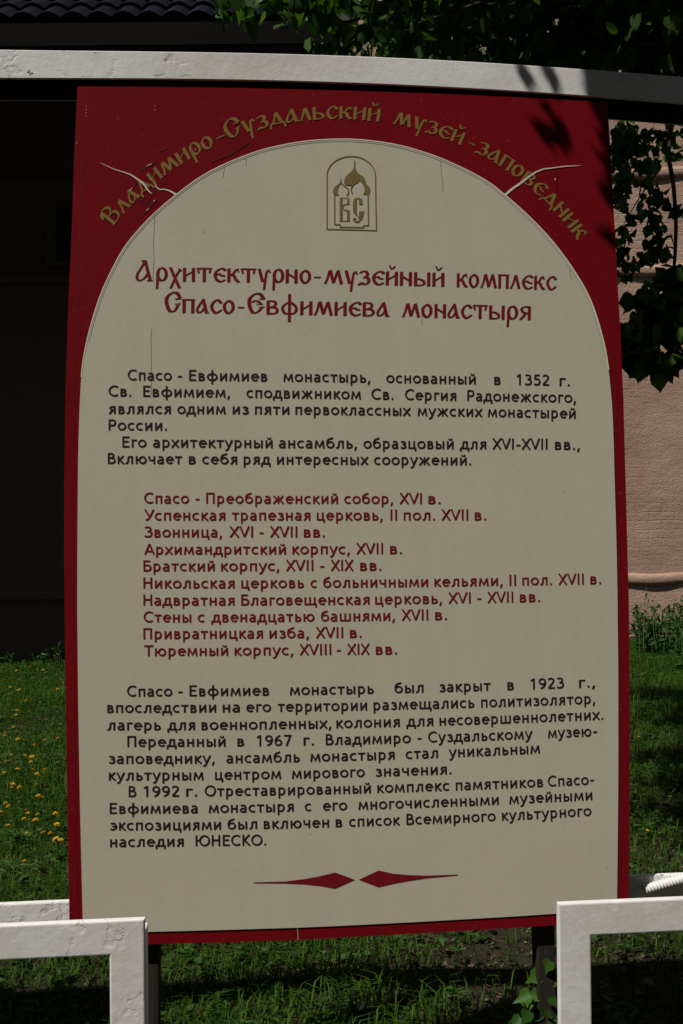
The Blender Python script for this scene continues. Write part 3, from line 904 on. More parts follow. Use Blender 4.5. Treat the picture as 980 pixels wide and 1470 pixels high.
# cracks, wear, nail heads and painted glints
z5 = lambda q: [(140 + x / 4.9, 190 + y / 4.9) for x, y in q]
z8 = lambda q: [(670 + x / 5.444, 190 + y / 5.444) for x, y in q]
each('paint_crack', 0.0012, M_bare_glint, [
 (z5([(18, 216), (70, 240), (120, 262), (180, 280), (235, 300), (280, 330), (318, 358), (335, 378), (345, 398), (360, 415), (382, 434)]), 1, dict(taper=[.4, .8, 1, 1.3, 1.9, 2.2, 2.6, 2.2, 1.9, 1.7, .8])),
 (z5([(405, 358), (412, 385), (435, 403), (470, 402), (500, 410), (530, 425), (558, 444)]), 1, dict(taper=[.7, 1.4, 1.6, 1.4, 2.0, 2.5, 3.0])),
 (z8([(296, 492), (330, 462), (370, 430), (400, 412), (430, 390), (480, 350), (540, 310), (600, 287), (650, 282), (700, 275), (780, 265), (830, 264), (890, 259)]), 1, dict(taper=[3.6, 3.4, 3.0, 3.2, 2.7, 2.6, 2.3, 1.8, 1.6, 1.3, 1.5, 1.1, .3])),
 ([(426.5, 1332), (427.4, 1341), (427.8, 1349)], .6), ([(796, 256), (797, 259)], 1.4)])
each('glint_nail_speck', 0.0013, M_bare_glint, [(z5(q), .8) for q in ([(222, 418), (236, 405), (242, 392)], [(340, 552), (352, 545), (360, 536)], [(345, 238), (362, 230), (380, 222)], [(366, 334), (376, 326)], [(392, 488), (402, 478)], [(686, 118), (689, 124)])] + [([(x_, y_), (x_ + .2, y_ + 1.0)], .7) for x_, y_ in ((123.5, 152), (123.5, 157), (123.3, 162), (123, 166), (222, 152), (222.3, 157), (110, 205), (891, 445), (897, 655))])  # pale dabs: highlight glints drawn as colour, plus nail heads
each('dark_crack', 0.0010, M_darkcrack, [(z5(q), 1.1) for q in ([(282, 338), (262, 372), (238, 400), (212, 434)], [(380, 434), (362, 470), (345, 496), (318, 484), (290, 468)], [(345, 496), (376, 516)], [(412, 472), (385, 505), (352, 545), (310, 586)],
          [(300, 268), (350, 240), (410, 208)], [(430, 135), (470, 118), (490, 104)], [(400, 400), (385, 436)])] + [([(303, 232), (330, 222), (357, 205)], 1.3), (z8([(700, 285), (702, 340), (706, 470)]), .6)])
each('hairline_crack', 0.0025, M_crackline, [(q, .75) for q in ([(222, 308), (221.2, 330), (220, 352), (221, 372), (219.5, 392), (220, 404)], [(217.5, 472), (216.5, 490), (217.3, 515), (217, 545), (217.5, 566)], [(353.3, 226), (352.7, 239)], [(321.7, 239), (321, 248), (320, 255)],
          [(632, 229), (632.6, 246), (634.5, 262), (635.5, 277)], [(817, 384.5), (817.5, 392.6), (820, 403)], [(605.3, 452), (605, 468)], [(484, 540), (484, 548)])])
each('speck', 0.0025, M_crackline, [(q, 1.1) for q in ([(292, 329), (292.6, 331)], [(292.4, 333), (291.6, 335.5)], [(870, 1243.5), (870, 1246)], [(445, 1196), (446, 1198)], [(808, 705), (809, 706)])])
# legs of the board
for px in (213, 787.5):
    p = onboard(px, 1330, -TH - 0.004)
    top = p + EZ * 1.5
    w = HX * 0.02
    d = -HN * 0.045
    base = np.array([p[0], p[1], 0]) - HN * 0.0 + EN * 0
    b0 = p + EZ * ((-0.15 - p[2]) / EZ[2])
    box('leg', b0 - w, w * 2, d, top - b0, M_leg, sign, 0.003)

# ------------------------------------------------------------------ white overhead beam on its posts
bt = np.array([(-130, 67.5), (0, 71.4), (130, 72.3), (255, 74), (380, 76.3), (500, 79.6), (620, 85), (735, 92.6), (837, 99.2), (980, 109.5), (1110, 121)], float)
bb = np.array([(-130, 112), (0, 113.2), (130, 113), (255, 113.6), (380, 116), (500, 119.8), (633, 125), (786, 134.5), (880, 141), (980, 149), (1110, 160)], float)
xs = np.concatenate([np.linspace(-1500, -90, 10), np.linspace(-60, 1100, 40)])
beam = empty('overhead_beam', onfence(490, 735, -.05) * np.array([1, 1, 0]), 'white flaking painted beam spanning above the board, darkened by leaf shade at right', 'beam')
OFF = -0.052
def tail(q, x):                                       # the fitted bow inside the picture, straight on beyond it
    return float(np.polyval(q, x)) if x > -60 else float(np.polyval(q, -60) + (x + 60) * -0.004)


V, Fq = [], []
pt_ = np.polyfit(bt[:, 0], bt[:, 1], 4); pb_ = np.polyfit(bb[:, 0], bb[:, 1], 4)
for i, x in enumerate(xs):
    a = onfence(x, tail(pt_, x), OFF); b = onfence(x, tail(pb_, x), OFF)
    b = np.array([a[0], a[1], b[2]])
    dd = -HN * 0.12; tk = -HN * 0.006; zz = np.array([0, 0, .006])
    V += [a, b, b + tk, a + tk - zz, a + dd - tk - zz, b + dd - tk, b + dd, a + dd]
    if i:
        for k in range(8): Fq.append(((i - 1) * 8 + k, (i - 1) * 8 + (k + 1) % 8, i * 8 + (k + 1) % 8, i * 8 + k))
Fq += [tuple(range(8))[::-1], tuple(8 * (len(xs) - 1) + k for k in range(8))]
ci = [1 if (k % 8) in (2, 3, 4) else 0 for k in range(len(Fq) - 2)] + [0, 0]  # inner channel faces take the painted shade colour
bo = mesh('crossbeam', V, Fq, None, beam, mats=[M_peel, M_channel_shade], idx=ci)
bm = bmesh.new(); bm.from_mesh(bo.data); bmesh.ops.recalc_face_normals(bm, faces=bm.faces); bm.to_mesh(bo.data); bm.free()
bevel(bo, 0.002)
for px in (-52, 1060, -1420):
    p = onfence(px, tail(pb_, px), -0.075)
    box('post', np.array([p[0], p[1], -0.15]) - HX * .035, HX * .07, -HN * .07, np.array([0, 0, p[2] + 0.15 - 0.002]), M_white, beam, 0.005)

# second board farther left along the same beam (outside the picture; its shade falls behind the left fence)
nb = empty('neighbouring_board', T0 - HX * 2.35 * 1.0 + np.array([0, 0, -T0[2]]), 'second crimson bordered board hanging left of the main board on the same beam', 'sign')
q0 = T0 - HX * 2.93 - EZ * 0.93
box('backboard', q0, HX * 1.2, -EN * .018, EZ * 1.86, M_red, nb)
box('field', q0 + HX * .03 + EZ * .03, HX * 1.14, EN * .002, EZ * 1.5, M_cream, nb)
for u_ in (.2, .95):
    box('leg', q0 + HX * u_ - EN * .02 - EZ * .75, HX * .04, -EN * .045, EZ * 1.5, M_leg, nb)

# ------------------------------------------------------------------ low white fence frames
def fence(px, py, side, label):
    c = onfence(px, py, 0.40)                          # upper outer corner seen in the photo
    W_ = 0.061
    L = 1.45
    e = empty('fence_frame', (c + HX * side * L / 2) * np.array([1, 1, 0]), label, 'fence', 'low white fence frames before the board')
    # one continuous bent bar: post, rail and far post share mitred corners
    def section(name, pts, mat, D_=0.014):
        V, Fq = [], []
        for (u, z, mu, mz) in pts:                     # outer point and the inward mitre
            o = np.array([c[0], c[1], 0]) + HX * side * u + np.array([0, 0, z])
            i_ = o + HX * side * mu + np.array([0, 0, mz])
            V += [o, o - HN * D_, i_ - HN * D_, i_]
        for k in range(4): Fq.append((k, (k + 1) % 4, 4 + (k + 1) % 4, 4 + k))
        Fq += [(3, 2, 1, 0), (4, 5, 6, 7)]
        ob = mesh(name, V, Fq, mat, e)
        bm = bmesh.new(); bm.from_mesh(ob.data); bmesh.ops.recalc_face_normals(bm, faces=bm.faces); bm.to_mesh(ob.data); bm.free()
        ba = ob.data.attributes.new('bevel_weight_edge', 'FLOAT', 'EDGE')      # only the long edges are rounded, not the welded mitre
        for ed in ob.data.edges:
            a_, b_ = ed.vertices
            ba.data[ed.index].value = 1.0 if abs(a_ - b_) == 4 else 0.0
        bevel(ob, 0.004, 3)
        ob.modifiers['bevel'].limit_method = 'WEIGHT'
        return ob
    g_ = 0.00012
    section('post', [(0, -0.15, W_, 0), (0, c[2] - g_, W_, -W_)], M_white)
    if side < 0:                                       # angle iron: a flange turns back along the outer edge of the post
        box('flange', np.array([c[0], c[1], -0.15]) - HN * 0.0145 - HX * .006, HX * .006, -HN * .036, np.array([0, 0, c[2] + .15 - .026]), M_white, e, 0.001)
    section('rail', [(g_ * 1.5, c[2], W_, -W_), (L - g_ * 1.5, c[2], -W_, -W_)], M_white)
    section('post', [(L, -0.15, -W_, 0), (L, c[2] - g_, -W_, -W_)], M_white)


fence(207.5, 1319.3, -1, 'low white metal fence frame standing before the left foot of the board')
fence(801, 1297.5, 1, 'low white metal fence frame standing before the right foot of the board')

# rail behind the board and the ribbed hose on it
pl_ = onfence(99, 1293.3, -0.016); pr_ = onfence(931, 1256.8, -0.016)
dv = (pr_ - pl_); dv /= np.linalg.norm(dv)
br_ = empty('back_rail', (T0 - HN * .08) * np.array([1, 1, 0]), 'low white flaking rail passing behind the foot of the board', 'fence')
a = pl_ - dv * 0.9
box('rail', a - np.array([0, 0, .075]), dv * 3.0, -HN * .014, np.array([0, 0, .075]), M_peel, br_, 0.004)
for q in (0.02, 2.9):
    p = a + dv * q
    box('post', np.array([p[0], p[1], -.1]) - HN * .016, dv * .05, -HN * .02, np.array([0, 0, p[2] - .078 + .1]), M_white, br_, 0.004)
hs = []
h0 = onfence(925, 1277, -0.004); h1 = onfence(1000, 1256, -0.006)
npt = 260
ln = np.linalg.norm(h1 - h0)
ext = (h1 - h0) * 2.6
hp, hr = [], []
for i in range(npt):
    t = i / (npt - 1)
    q = h0 + ext * t
    q = q + np.array([0, 0, -0.30 * max(0, t - .5) ** 2])
    hp.append(q)
    hr.append(0.0105 + 0.0013 * math.sin(i * 2 * math.pi / 6))
hose = tubes('ribbed_hose', [(hp, hr)], M_hose, None, 14)
tag(hose, 'pale ribbed plastic conduit lying along the white rail right of the board', 'hose')

# ------------------------------------------------------------------ foliage helpers
HEART = np.array([(0, 0), (.30, -.08), (.50, .18), (.44, .50), (.20, .82), (0, 1.12), (-.20, .82), (-.44, .50), (-.50, .18), (-.30, -.08)])
LANCE = np.array([(0, 0), (.12, .2), (.16, .45), (.10, .75), (.05, .9), (0, 1.0), (-.05, .9), (-.10, .75), (-.16, .45), (-.12, .2)])
LOBED = np.array([(0, 0), (.30, -.10), (.46, .12), (.40, .44), (.20, .62), (0, 1.15), (-.20, .62), (-.40, .44), (-.46, .12), (-.30, -.10)])


def leaves(pos, tip, nor, size, shape=HEART, fold=0.16, curl=0.12):
    n = len(pos)
    tip = tip / (np.linalg.norm(tip, axis=1, keepdims=True) + 1e-9)
    side = np.cross(tip, nor); side /= (np.linalg.norm(side, axis=1, keepdims=True) + 1e-9)
    up_ = np.cross(side, tip)
    u = shape[:, 0]; v = shape[:, 1]
    w = fold * np.abs(u) - curl * v * v
    V = (pos[:, None, :] + size[:, None, None] * (side[:, None, :] * u[None, :, None] + tip[:, None, :] * v[None, :, None] + up_[:, None, :] * w[None, :, None]))
    k = len(shape)
    half = k // 2
    fa = np.array(list(range(0, half + 1)) + [0] + list(range(half, k)))
    loops = (np.arange(n)[:, None] * k + fa[None]).ravel()
    m1, m2 = half + 1, k - half + 1
    st = np.stack([np.arange(n) * (m1 + m2), np.arange(n) * (m1 + m2) + m1], 1).ravel()
    return V.reshape(-1, 3), loops, st


def rdir(n):
    d = rng.normal(size=(n, 3)); return d / np.linalg.norm(d, axis=1, keepdims=True)


def leafset(name, pos, size, mat, parent, shape=HEART, droop=0.7, flat=0.6, fold=.16):
    pos = np.asarray(pos, float); n = len(pos)
    tip = rdir(n) + np.array([0, 0, -droop])
    nor = rdir(n) + np.array([0, 0, flat])
    V, l, st = leaves(pos, tip, nor, np.asarray(size, float) * np.ones(n), shape, fold)
    return fastmesh(name, V, l, st, [mat], parent)


# ------------------------------------------------------------------ linden tree: trunk right of the view, crown over and behind the board
tree = empty('linden_tree', (2.75, 4.5, 0), 'linden tree with dark leafy boughs hanging over the right end of the board', 'tree')
trunk = [np.array([2.75, 4.5, -0.1]), np.array([2.72, 4.45, .8]), np.array([2.68, 4.4, 1.8]), np.array([2.6, 4.3, 2.9]), np.array([2.5, 4.2, 4.2]), np.array([2.35, 4.1, 5.6]), np.array([2.3, 4.0, 7.0])]
tubes('trunk', [(catmull(trunk, 4), np.linspace(.20, .07, 25))], M_bark, tree, 12)


def limb(a, b, sag=0.25, r0=.045, r1=.012, n=8):
    a, b = np.asarray(a, float), np.asarray(b, float)
    pts = []
    for i in range(n + 1):
        t = i / n
        p = a + (b - a) * t + np.array([0, 0, sag * math.sin(math.pi * t)]) + np.array([math.sin(7 * t + a[0] * 5), math.cos(6 * t + b[0] * 4), 0]) * .04 * math.sin(math.pi * t)
        pts.append(p)
    return pts, list(np.linspace(r0, r1, n + 1))


LP, LS = [], []


def cluster(c, rad, count, size=0.065):
    c = np.asarray(c, float); rad = np.asarray(rad, float) * np.ones(3)
    d = rdir(count) * (rng.random((count, 1)) ** (1 / 2.2)) * rad
    LP.extend(c + d)
    LS.extend(size * (0.65 + 0.6 * rng.random(count)))


limbs = []
# general crown: boughs ending in leaf clumps
for i in range(46):
    for _ in range(40):
        d = rdir(1)[0]
        c = np.array([1.75, 4.3, 5.2]) + d * np.array([2.2, 1.7, 1.7]) * (0.45 + .55 * rng.random())
        gy_ = c[1] + .426 * c[2]
        pxs = CX + c[0] / c[1] * F
        pys = CY - (c[2] - CAMH) / c[1] * F
        if c[2] < 3.05 or c[1] < 1.9: continue
        if pys > 60 and 0 < pxs < 1000: continue
        break
    s0 = trunk[random.choice([3, 4, 5])]
    limbs.append(limb(s0, c, .3, .035, .008))
    cluster(c, (.55, .55, .38), 150)
    cluster((c * 2 + s0) / 3, (.4, .4, .3), 50)
# low boughs seen along the top of the picture (behind the beam)
for px, py, dy, rx_, rz_, cnt in ((420, -25, 3.6, .20, .10, 60), (340, -22, 3.7, .14, .07, 34), (520, 10, 3.5, .15, .11, 50), (470, 40, 3.7, .12, .07, 34), (575, 42, 3.9, .14, .10, 46), (640, 20, 4.2, .22, .16, 100), (720, 40, 4.4, .25, .18, 130),
                                  (800, 50, 4.6, .28, .20, 160), (880, 60, 4.4, .28, .20, 170), (960, 60, 4.3, .26, .22, 170), (700, -20, 4.8, .4, .2, 170), (860, -20, 4.8, .45, .22, 190), (620, 60, 4.6, .22, .09, 70),
                                  (1000, 120, 4.4, .2, .2, 120), (790, 10, 5.6, .6, .4, 230), (930, 40, 5.6, .5, .4, 230), (660, 30, 5.6, .45, .3, 170), (560, -10, 5.2, .35, .15, 100), (640, 70, 6.2, .5, .25, 260), (760, 70, 6.2, .5, .35, 300), (880, 80, 6.2, .5, .35, 300), (990, 80, 6.0, .4, .4, 240), (560, 40, 6.4, .4, .25, 200), (700, 0, 6.4, .6, .4, 280), (850, 0, 6.4, .6, .4, 280), (970, 0, 6.2, .5, .4, 240), (600, 75, 5.4, .3, .07, 110)):
    c = at(px, py, dy)
    limbs.append(limb(trunk[3] + np.array([0, 0, .2 * random.random()]), c, .45, .022, .005))
    cluster(c, (rx_, .28, rz_), cnt, .062)
    for u_ in (1.0, 1.6, 2.3):
        if random.random() < (.9 if px > 600 else 0): cluster(c + TOSUN * u_, (rx_ + .22, .3, .2), 90, .07)
# bough hanging in front of the pink wall at the right edge
st_ = [at(1010, 40, 3.9), at(962, 190, 3.75), at(967, 270, 3.7), at(970, 330, 3.68), at(964, 405, 3.66), at(940, 450, 3.6), at(915, 490, 3.58)]
limbs.append((catmull(st_, 4), list(np.linspace(.0095, .004, 25))))
for q in ([(935, 250), (915, 295), (890, 335)], [(962, 300), (940, 268), (915, 232)], [(925, 310), (937, 345), (940, 362)], [(900, 325), (893, 355), (889, 372)], [(966, 220), (925, 205), (890, 196)], [(960, 330), (945, 310), (930, 300)]):
    tw_ = catmull([at(x + random.uniform(-6, 6), y + random.uniform(-6, 6), 3.68 + random.uniform(-.06, .06)) for x, y in q], 4)
    limbs.append((tw_, list(np.linspace(.0034, .001, 9))))
    for p_ in tw_[1:]: cluster(p_, .028, 2, .036)
    cluster(tw_[-1], .035, 6, .032)
for px, py, dy, rx_, rz_, cnt in ((930, 425, 3.60, .075, .05, 85), (960, 400, 3.65, .06, .05, 60), (915, 470, 3.58, .07, .06, 95), (950, 470, 3.60, .08, .06, 110), (985, 440, 3.6, .06, .10, 80), (925, 515, 3.58, .06, .05, 70),
                                  (955, 520, 3.6, .045, .045, 34), (902, 500, 3.6, .04, .06, 40), (975, 510, 3.6, .04, .05, 18)):
    cluster(at(px, py, dy), (rx_, .12, rz_), int(cnt * .5), .06)
for px, py, dy, rx_, rz_, cnt in ((930, 365, 3.7, .085, .025, 40), (898, 388, 3.7, .035, .03, 20), (893, 205, 3.8, .05, .09, 230), (893, 270, 3.8, .035, .07, 100), (925, 235, 3.8, .05, .06, 34), (935, 285, 3.72, .06, .05, 34), (925, 195, 3.9, .12, .035, 80),
                                  (965, 205, 3.9, .07, .06, 40), (980, 300, 3.7, .03, .09, 18), (945, 345, 3.7, .05, .04, 22), (910, 310, 3.7, .03, .03, 12)):
    cluster(at(px, py, dy), (rx_, .12, rz_), int(cnt * .5), .037)
# bough reaching over the viewer: it shades the board's upper right corner and the end of the beam
for px, py, up_d, r_, cnt in ((925, 150, 1.9, .10, 110), (915, 215, 1.8, .055, 60), (980, 130, 2.0, .14, 150), (1040, 140, 2.1, .2, 170), (905, 125, 2.0, .08, 90), (876, 118, 1.8, .03, 40), (790, 200, 1.6, .012, 5), (798, 178, 1.6, .014, 6), (908, 270, 1.8, .035, 26),
                              (888, 165, 1.8, .04, 44), (783, 100, 1.6, .015, 6), (950, 200, 1.9, .12, 100), (1000, 300, 2.0, .14, 110), (1010, 420, 2.1, .14, 110), (866, 150, 1.7, .015, 10), (850, 108, 1.7, .012, 8), (748, 96, 1.6, .008, 3), (880, 225, 1.7, .02, 10), (888, 250, 1.7, .02, 8)):
    c = onboard(px, py) + TOSUN * up_d
    cluster(c, r_, cnt, .042 if cnt > 12 else .026)
for x_, y_ in ((1.9, 4.2), (1.85, 4.6), (1.95, 5.0), (2.2, 4.5), (1.95, 5.5), (2.2, 5.6), (2.0, 6.1), (2.4, 5.1), (1.75, 4.15)):
    for zc in (4.6, 5.6):
        cluster(np.array([x_, y_, 0]) + TOSUN * (zc / TOSUN[2]), (.34, .3, .2), 80, .075)
ends = [onboard(950, 150) + TOSUN * 2.0, onboard(930, 190) + TOSUN * 1.85, onboard(1010, 120) + TOSUN * 1.95, onboard(1010, 350) + TOSUN * 2.0]
for e_nd in ends:
    limbs.append(limb(trunk[4], e_nd, .5, .03, .005))
# shade for the hanging bough
for px, py in ((900, 210), (940, 260), (905, 300), (930, 490), (900, 470), (915, 530)):
    for up_d in (2.2, 3.2):
        cluster(at(px, py, 3.65) + TOSUN * up_d, (.15, .15, .12), 60, .065)
limbs.append(limb(trunk[4], at(930, 350, 3.65) + TOSUN * 2.7, .3, .03, .006))
for k, q in enumerate(limbs):
    pass
tubes('bough', limbs, M_bark, tree, 6)
leafset('crown', LP, LS, M_linden, tree, HEART, 0.9, 0.5)

# row of unseen trees added behind the viewer to block light from the low sky
for k, (a, r_, h, cr, lab) in enumerate(((196, 9.5, 11.5, 3.0, 'broad added sky-blocking tree behind the viewer to the left'), (226, 10.5, 12.0, 3.0, 'tall added sky-blocking tree behind the viewer left of the path'), (256, 9.0, 15.5, 3.4, 'tall dense added sky-blocking tree directly behind the viewer'),
                                       (284, 8.5, 16.5, 3.4, 'leafy added sky-blocking tree behind the viewer to the right'), (312, 8.5, 17.0, 3.4, 'big added sky-blocking tree behind the viewer far right'), (340, 8.5, 16.0, 3.2, 'high added sky-blocking tree beside the viewer on the right'))):
    bx_, by_ = r_ * math.cos(R(a)), r_ * math.sin(R(a))
    e = empty('sky_block_tree', (bx_, by_, 0), lab, 'tree', 'added trees behind the viewer that block sky light')
    tp = np.array([bx_, by_, h * .6])
    tubes('trunk', [([np.array([bx_, by_, -.1]), np.array([bx_ + .1, by_, h * .3]), tp], [.25, .2, .1])] + [limb(tp * np.array([1, 1, .6]), tp + rdir(1)[0] * np.array([2, 2, 1.5]), .2, .06, .02) for _ in range(7)], M_bark, e, 8)
    d = rdir(5200); rad = rng.random((5200, 1)) ** .4
    pos = np.array([bx_, by_, h * .54]) + d * rad * np.array([cr, cr, h * .48])
    leafset('crown', pos, rng.uniform(.3, .5, 5200), M_linden, e, HEART, .8, .5)

# ------------------------------------------------------------------ ground cover
def inview(x, y, m=0.12):
    return np.abs(x / np.maximum(y, .1)) < (490 / F) * (1 + m) + .06


def grass_field(name, n, region, hmin, hmax, wid, mat, bend=.5):
    x, y = region(n)
    n = len(x)
    cl = np.sin(x * 3.1 + 1.2 * np.sin(y * 2.3)) * np.sin(y * 2.7 + np.sin(x * 1.9)) * .5 + .5
    h = (hmin + (hmax - hmin) * rng.random(n) ** 1.6) * (0.55 + .75 * cl)
    a = rng.random(n) * 2 * math.pi
    dx, dy = np.cos(a), np.sin(a)
    lean = bend * (0.2 + rng.random(n)) * h
    w = wid * (0.6 + .7 * rng.random(n)) * .5
    z = hz(x, y) - 0.004
    px_, py_ = -dy * w, dx * w
    V = np.empty((n, 5, 3))
    V[:, 0] = np.stack([x + px_, y + py_, z], 1); V[:, 1] = np.stack([x - px_, y - py_, z], 1)
    mx, my, mz = x + dx * lean * .3, y + dy * lean * .3, z + h * .6
    V[:, 2] = np.stack([mx - px_ * .8, my - py_ * .8, mz], 1); V[:, 3] = np.stack([mx + px_ * .8, my + py_ * .8, mz], 1)
    V[:, 4] = np.stack([x + dx * lean, y + dy * lean, z + h * (1 - .35 * bend)], 1)
    b = np.arange(n)[:, None] * 5
    loops = (b + np.array([0, 1, 2, 3, 3, 2, 4])[None]).ravel()
    st = np.stack([np.arange(n) * 7, np.arange(n) * 7 + 4], 1).ravel()
    o = fastmesh(name, V.reshape(-1, 3), loops, st, [mat])
    return o


def bare(x, y):                                       # worn soil round the foot of the board and under the tree
    return np.exp(-((x - 0.6) / 0.7) ** 2 - ((y - 3.35) / .7) ** 2) + 0.9 * np.exp(-((x - 1.9) / .8) ** 2 - ((y - 4.3) / 1.0) ** 2)


def reg_lawn(n):
    x = rng.uniform(-5.2, 5.5, n); y = rng.uniform(2.2, 11.9, n)
    keep = (rng.random(n) > bare(x, y) * .93) & (inview(x, y, .35) | (rng.random(n) < .35)) & ~((x < 0.6) & (y > 10.5))
    keep &= rng.random(n) < np.clip(1.25 - y / 16, .3, 1)
    return x[keep], y[keep]


go = grass_field('lawn_grass', 620000, reg_lawn, .03, .12, .0052, M_grass, 1.15)
tag(go, 'short green lawn grass between the board and the walls', 'grass', kind='stuff')


def reg_tall(n):
    x = rng.uniform(-4.5, 5, n); y = rng.uniform(2.4, 11.9, n)
    k = np.sin(x * 2.1 + 3) * np.sin(y * 1.7 + 1) > 0.25
    keep = k & (rng.random(n) > bare(x, y) * .97) & inview(x, y, .4) & ~((x < 0.6) & (y > 10.45))
    return x[keep], y[keep]


tg = grass_field('tall_grass', 20000, reg_tall, .10, .22, .0055, M_grass, 1.1)
tag(tg, 'longer wild grass blades in tufts across the lawn', 'grass', kind='stuff')

# broad-leaved weeds lying in the lawn
n = 14000
x = rng.uniform(-4.5, 5, n); y = rng.uniform(2.4, 11.8, n)
k = inview(x, y, .35) & (rng.random(n) > bare(x, y) * .5)
x, y = x[k], y[k]
pos, tip, siz = [], [], []
for X_, Y_ in zip(x, y):
    m_ = random.randint(3, 6); a0 = random.random() * 6.28
    s_ = random.uniform(.022, .058)
    for j in range(m_):
        a = a0 + j * 6.28 / m_ + random.uniform(-.4, .4)
        pos.append((X_, Y_, hz(X_, Y_) + random.uniform(.005, .06))); tip.append((math.cos(a), math.sin(a), random.uniform(.05, .7))); siz.append(s_ * random.uniform(.6, 1.1))
pos, tip, siz = np.array(pos), np.array(tip), np.array(siz)
half = rng.random(len(pos)) < .5
nor = rdir(len(pos)) * .3 + np.array([0, 0, 1.])
V1, l1, s1 = leaves(pos[half], tip[half], nor[half], siz[half], LANCE, .2, .25)
V2, l2, s2 = leaves(pos[~half], tip[~half], nor[~half], siz[~half] * .6, HEART, .2, .2)
wd = fastmesh('lawn_weeds', np.concatenate([V1, V2]), np.concatenate([l1, l2 + len(V1)]), np.concatenate([s1, s2 + len(l1)]), [M_weed])
tag(wd, 'broad leaved weeds and clover spreading through the lawn', 'weeds', kind='stuff')

# dry leaf litter on the bare soil
n = 4200
x = rng.normal(.9, 1.0, n); y = rng.normal(3.7, .8, n)
k = y > 2.3
x, y = x[k], y[k]
pos = np.stack([x, y, hz(x, y) + .006], 1)
tp = rdir(len(pos)) * np.array([1, 1, .25]); nr = rdir(len(pos)) * .5 + np.array([0, 0, 1.])
V1, l1, s1 = leaves(pos, tp, nr, rng.uniform(.005, .02, len(pos)), HEART, .3, .3)
lt = fastmesh('leaf_litter', V1, l1, s1, [M_litter])
tag(lt, 'dry brown leaf litter scattered on bare soil beneath the board', 'leaf litter', kind='stuff')

# dandelions
def dandelion_mesh():
    V, Fc, idx = [], [], []
    v, f = tube_data([np.array([0, 0, -.01]), np.array([.004, .003, .05]), np.array([.002, .006, .105])], .0022, 5)
    V += v; Fc += f; idx += [0] * len(f)
    c = np.array([.002, .006, .106])
    for ring, (r0, h0_, cnt, ln) in enumerate(((.004, .004, 14, .020), (.003, .007, 12, .015), (.001, .010, 9, .010))):
        for k in range(cnt):
            a = 6.283 * k / cnt + ring * .3
            d = np.array([math.cos(a), math.sin(a), 0]); t_ = np.array([-d[1], d[0], 0])
            b = len(V)
            V += [c + d * r0 - t_ * .0016, c + d * r0 + t_ * .0016, c + d * ln + t_ * .0026 + np.array([0, 0, h0_]), c + d * ln * 1.06 + np.array([0, 0, h0_ - .001]), c + d * ln - t_ * .0026 + np.array([0, 0, h0_])]
            Fc.append((b, b + 1, b + 2, b + 3, b + 4)); idx.append(1)
    return V, Fc, idx


V, Fc, idx = dandelion_mesh()
d0 = mesh('dandelion', V, Fc, None, mats=[M_stalk, M_petal], idx=idx)
DL = 'small yellow dandelion flower standing in the sunlit lawn left of the board'
tag(d0, DL, 'flower', 'dandelions in the lawn left of the board')
spots = []
for (px, py) in ((12, 985), (25, 962), (32, 990), (40, 962), (50, 1010), (58, 960), (75, 950), (84, 984), (20, 1022), (21, 1028), (26, 1045), (34, 1060), (45, 1010), (88, 998), (2, 1055), (30, 1072), (45, 1082), (46, 1096),
                 (46, 1101), (18, 1092), (6, 1105), (8, 1110), (24, 1108), (44, 1114), (47, 1123), (52, 1129), (14, 1126), (13, 1131), (36, 1134), (40, 1166), (14, 1149), (19, 1152), (36, 1156), (44, 1174), (61, 1165), (56, 1180),
                 (31, 1161), (81, 1180), (7, 1162), (45, 1192), (66, 1198), (77, 1208), (85, 1208), (90, 1202), (31, 1245), (73, 1118), (89, 1094), (83, 1171), (10, 1176), (3, 986), (3, 1160), (60, 1148), (70, 1060), (28, 1092), (48, 1150), (90, 1060), (64, 1030)):
    d = ray(px, py)
    t = (0.10 - CAMH) / d[2]
    p = CAM + d * t
    spots.append((p[0], p[1]))
for _ in range(22):
    spots.append((random.uniform(-4.4, -2.0), random.uniform(4.5, 9.8)))
for i, (X_, Y_) in enumerate(spots):
    o = d0 if i == 0 else d0.copy()
    if i: C.objects.link(o)
    o.location = (X_, Y_, float(hz(X_, Y_)) + .01)
    o.rotation_euler = (random.uniform(-.3, .5), random.uniform(-.3, .3), random.random() * 6.28)
    sc_ = random.uniform(.42, .72)
    o.scale = (sc_, sc_, random.uniform(.7, 1.2))
for k, (px, py, lab) in enumerate(((912, 1050, 'yellow dandelion in the grass strip right of the board'), (923, 1181, 'yellow dandelion on the shaded lawn near the hose right of the board'))):
    d = ray(px, py); p = CAM + d * ((0.1 - CAMH) / d[2])
    o = d0.copy(); C.objects.link(o); o.location = (p[0], p[1], float(hz(p[0], p[1])) + .01); o['label'] = lab; o.scale = (.4, .4, .6)
    del o['group']


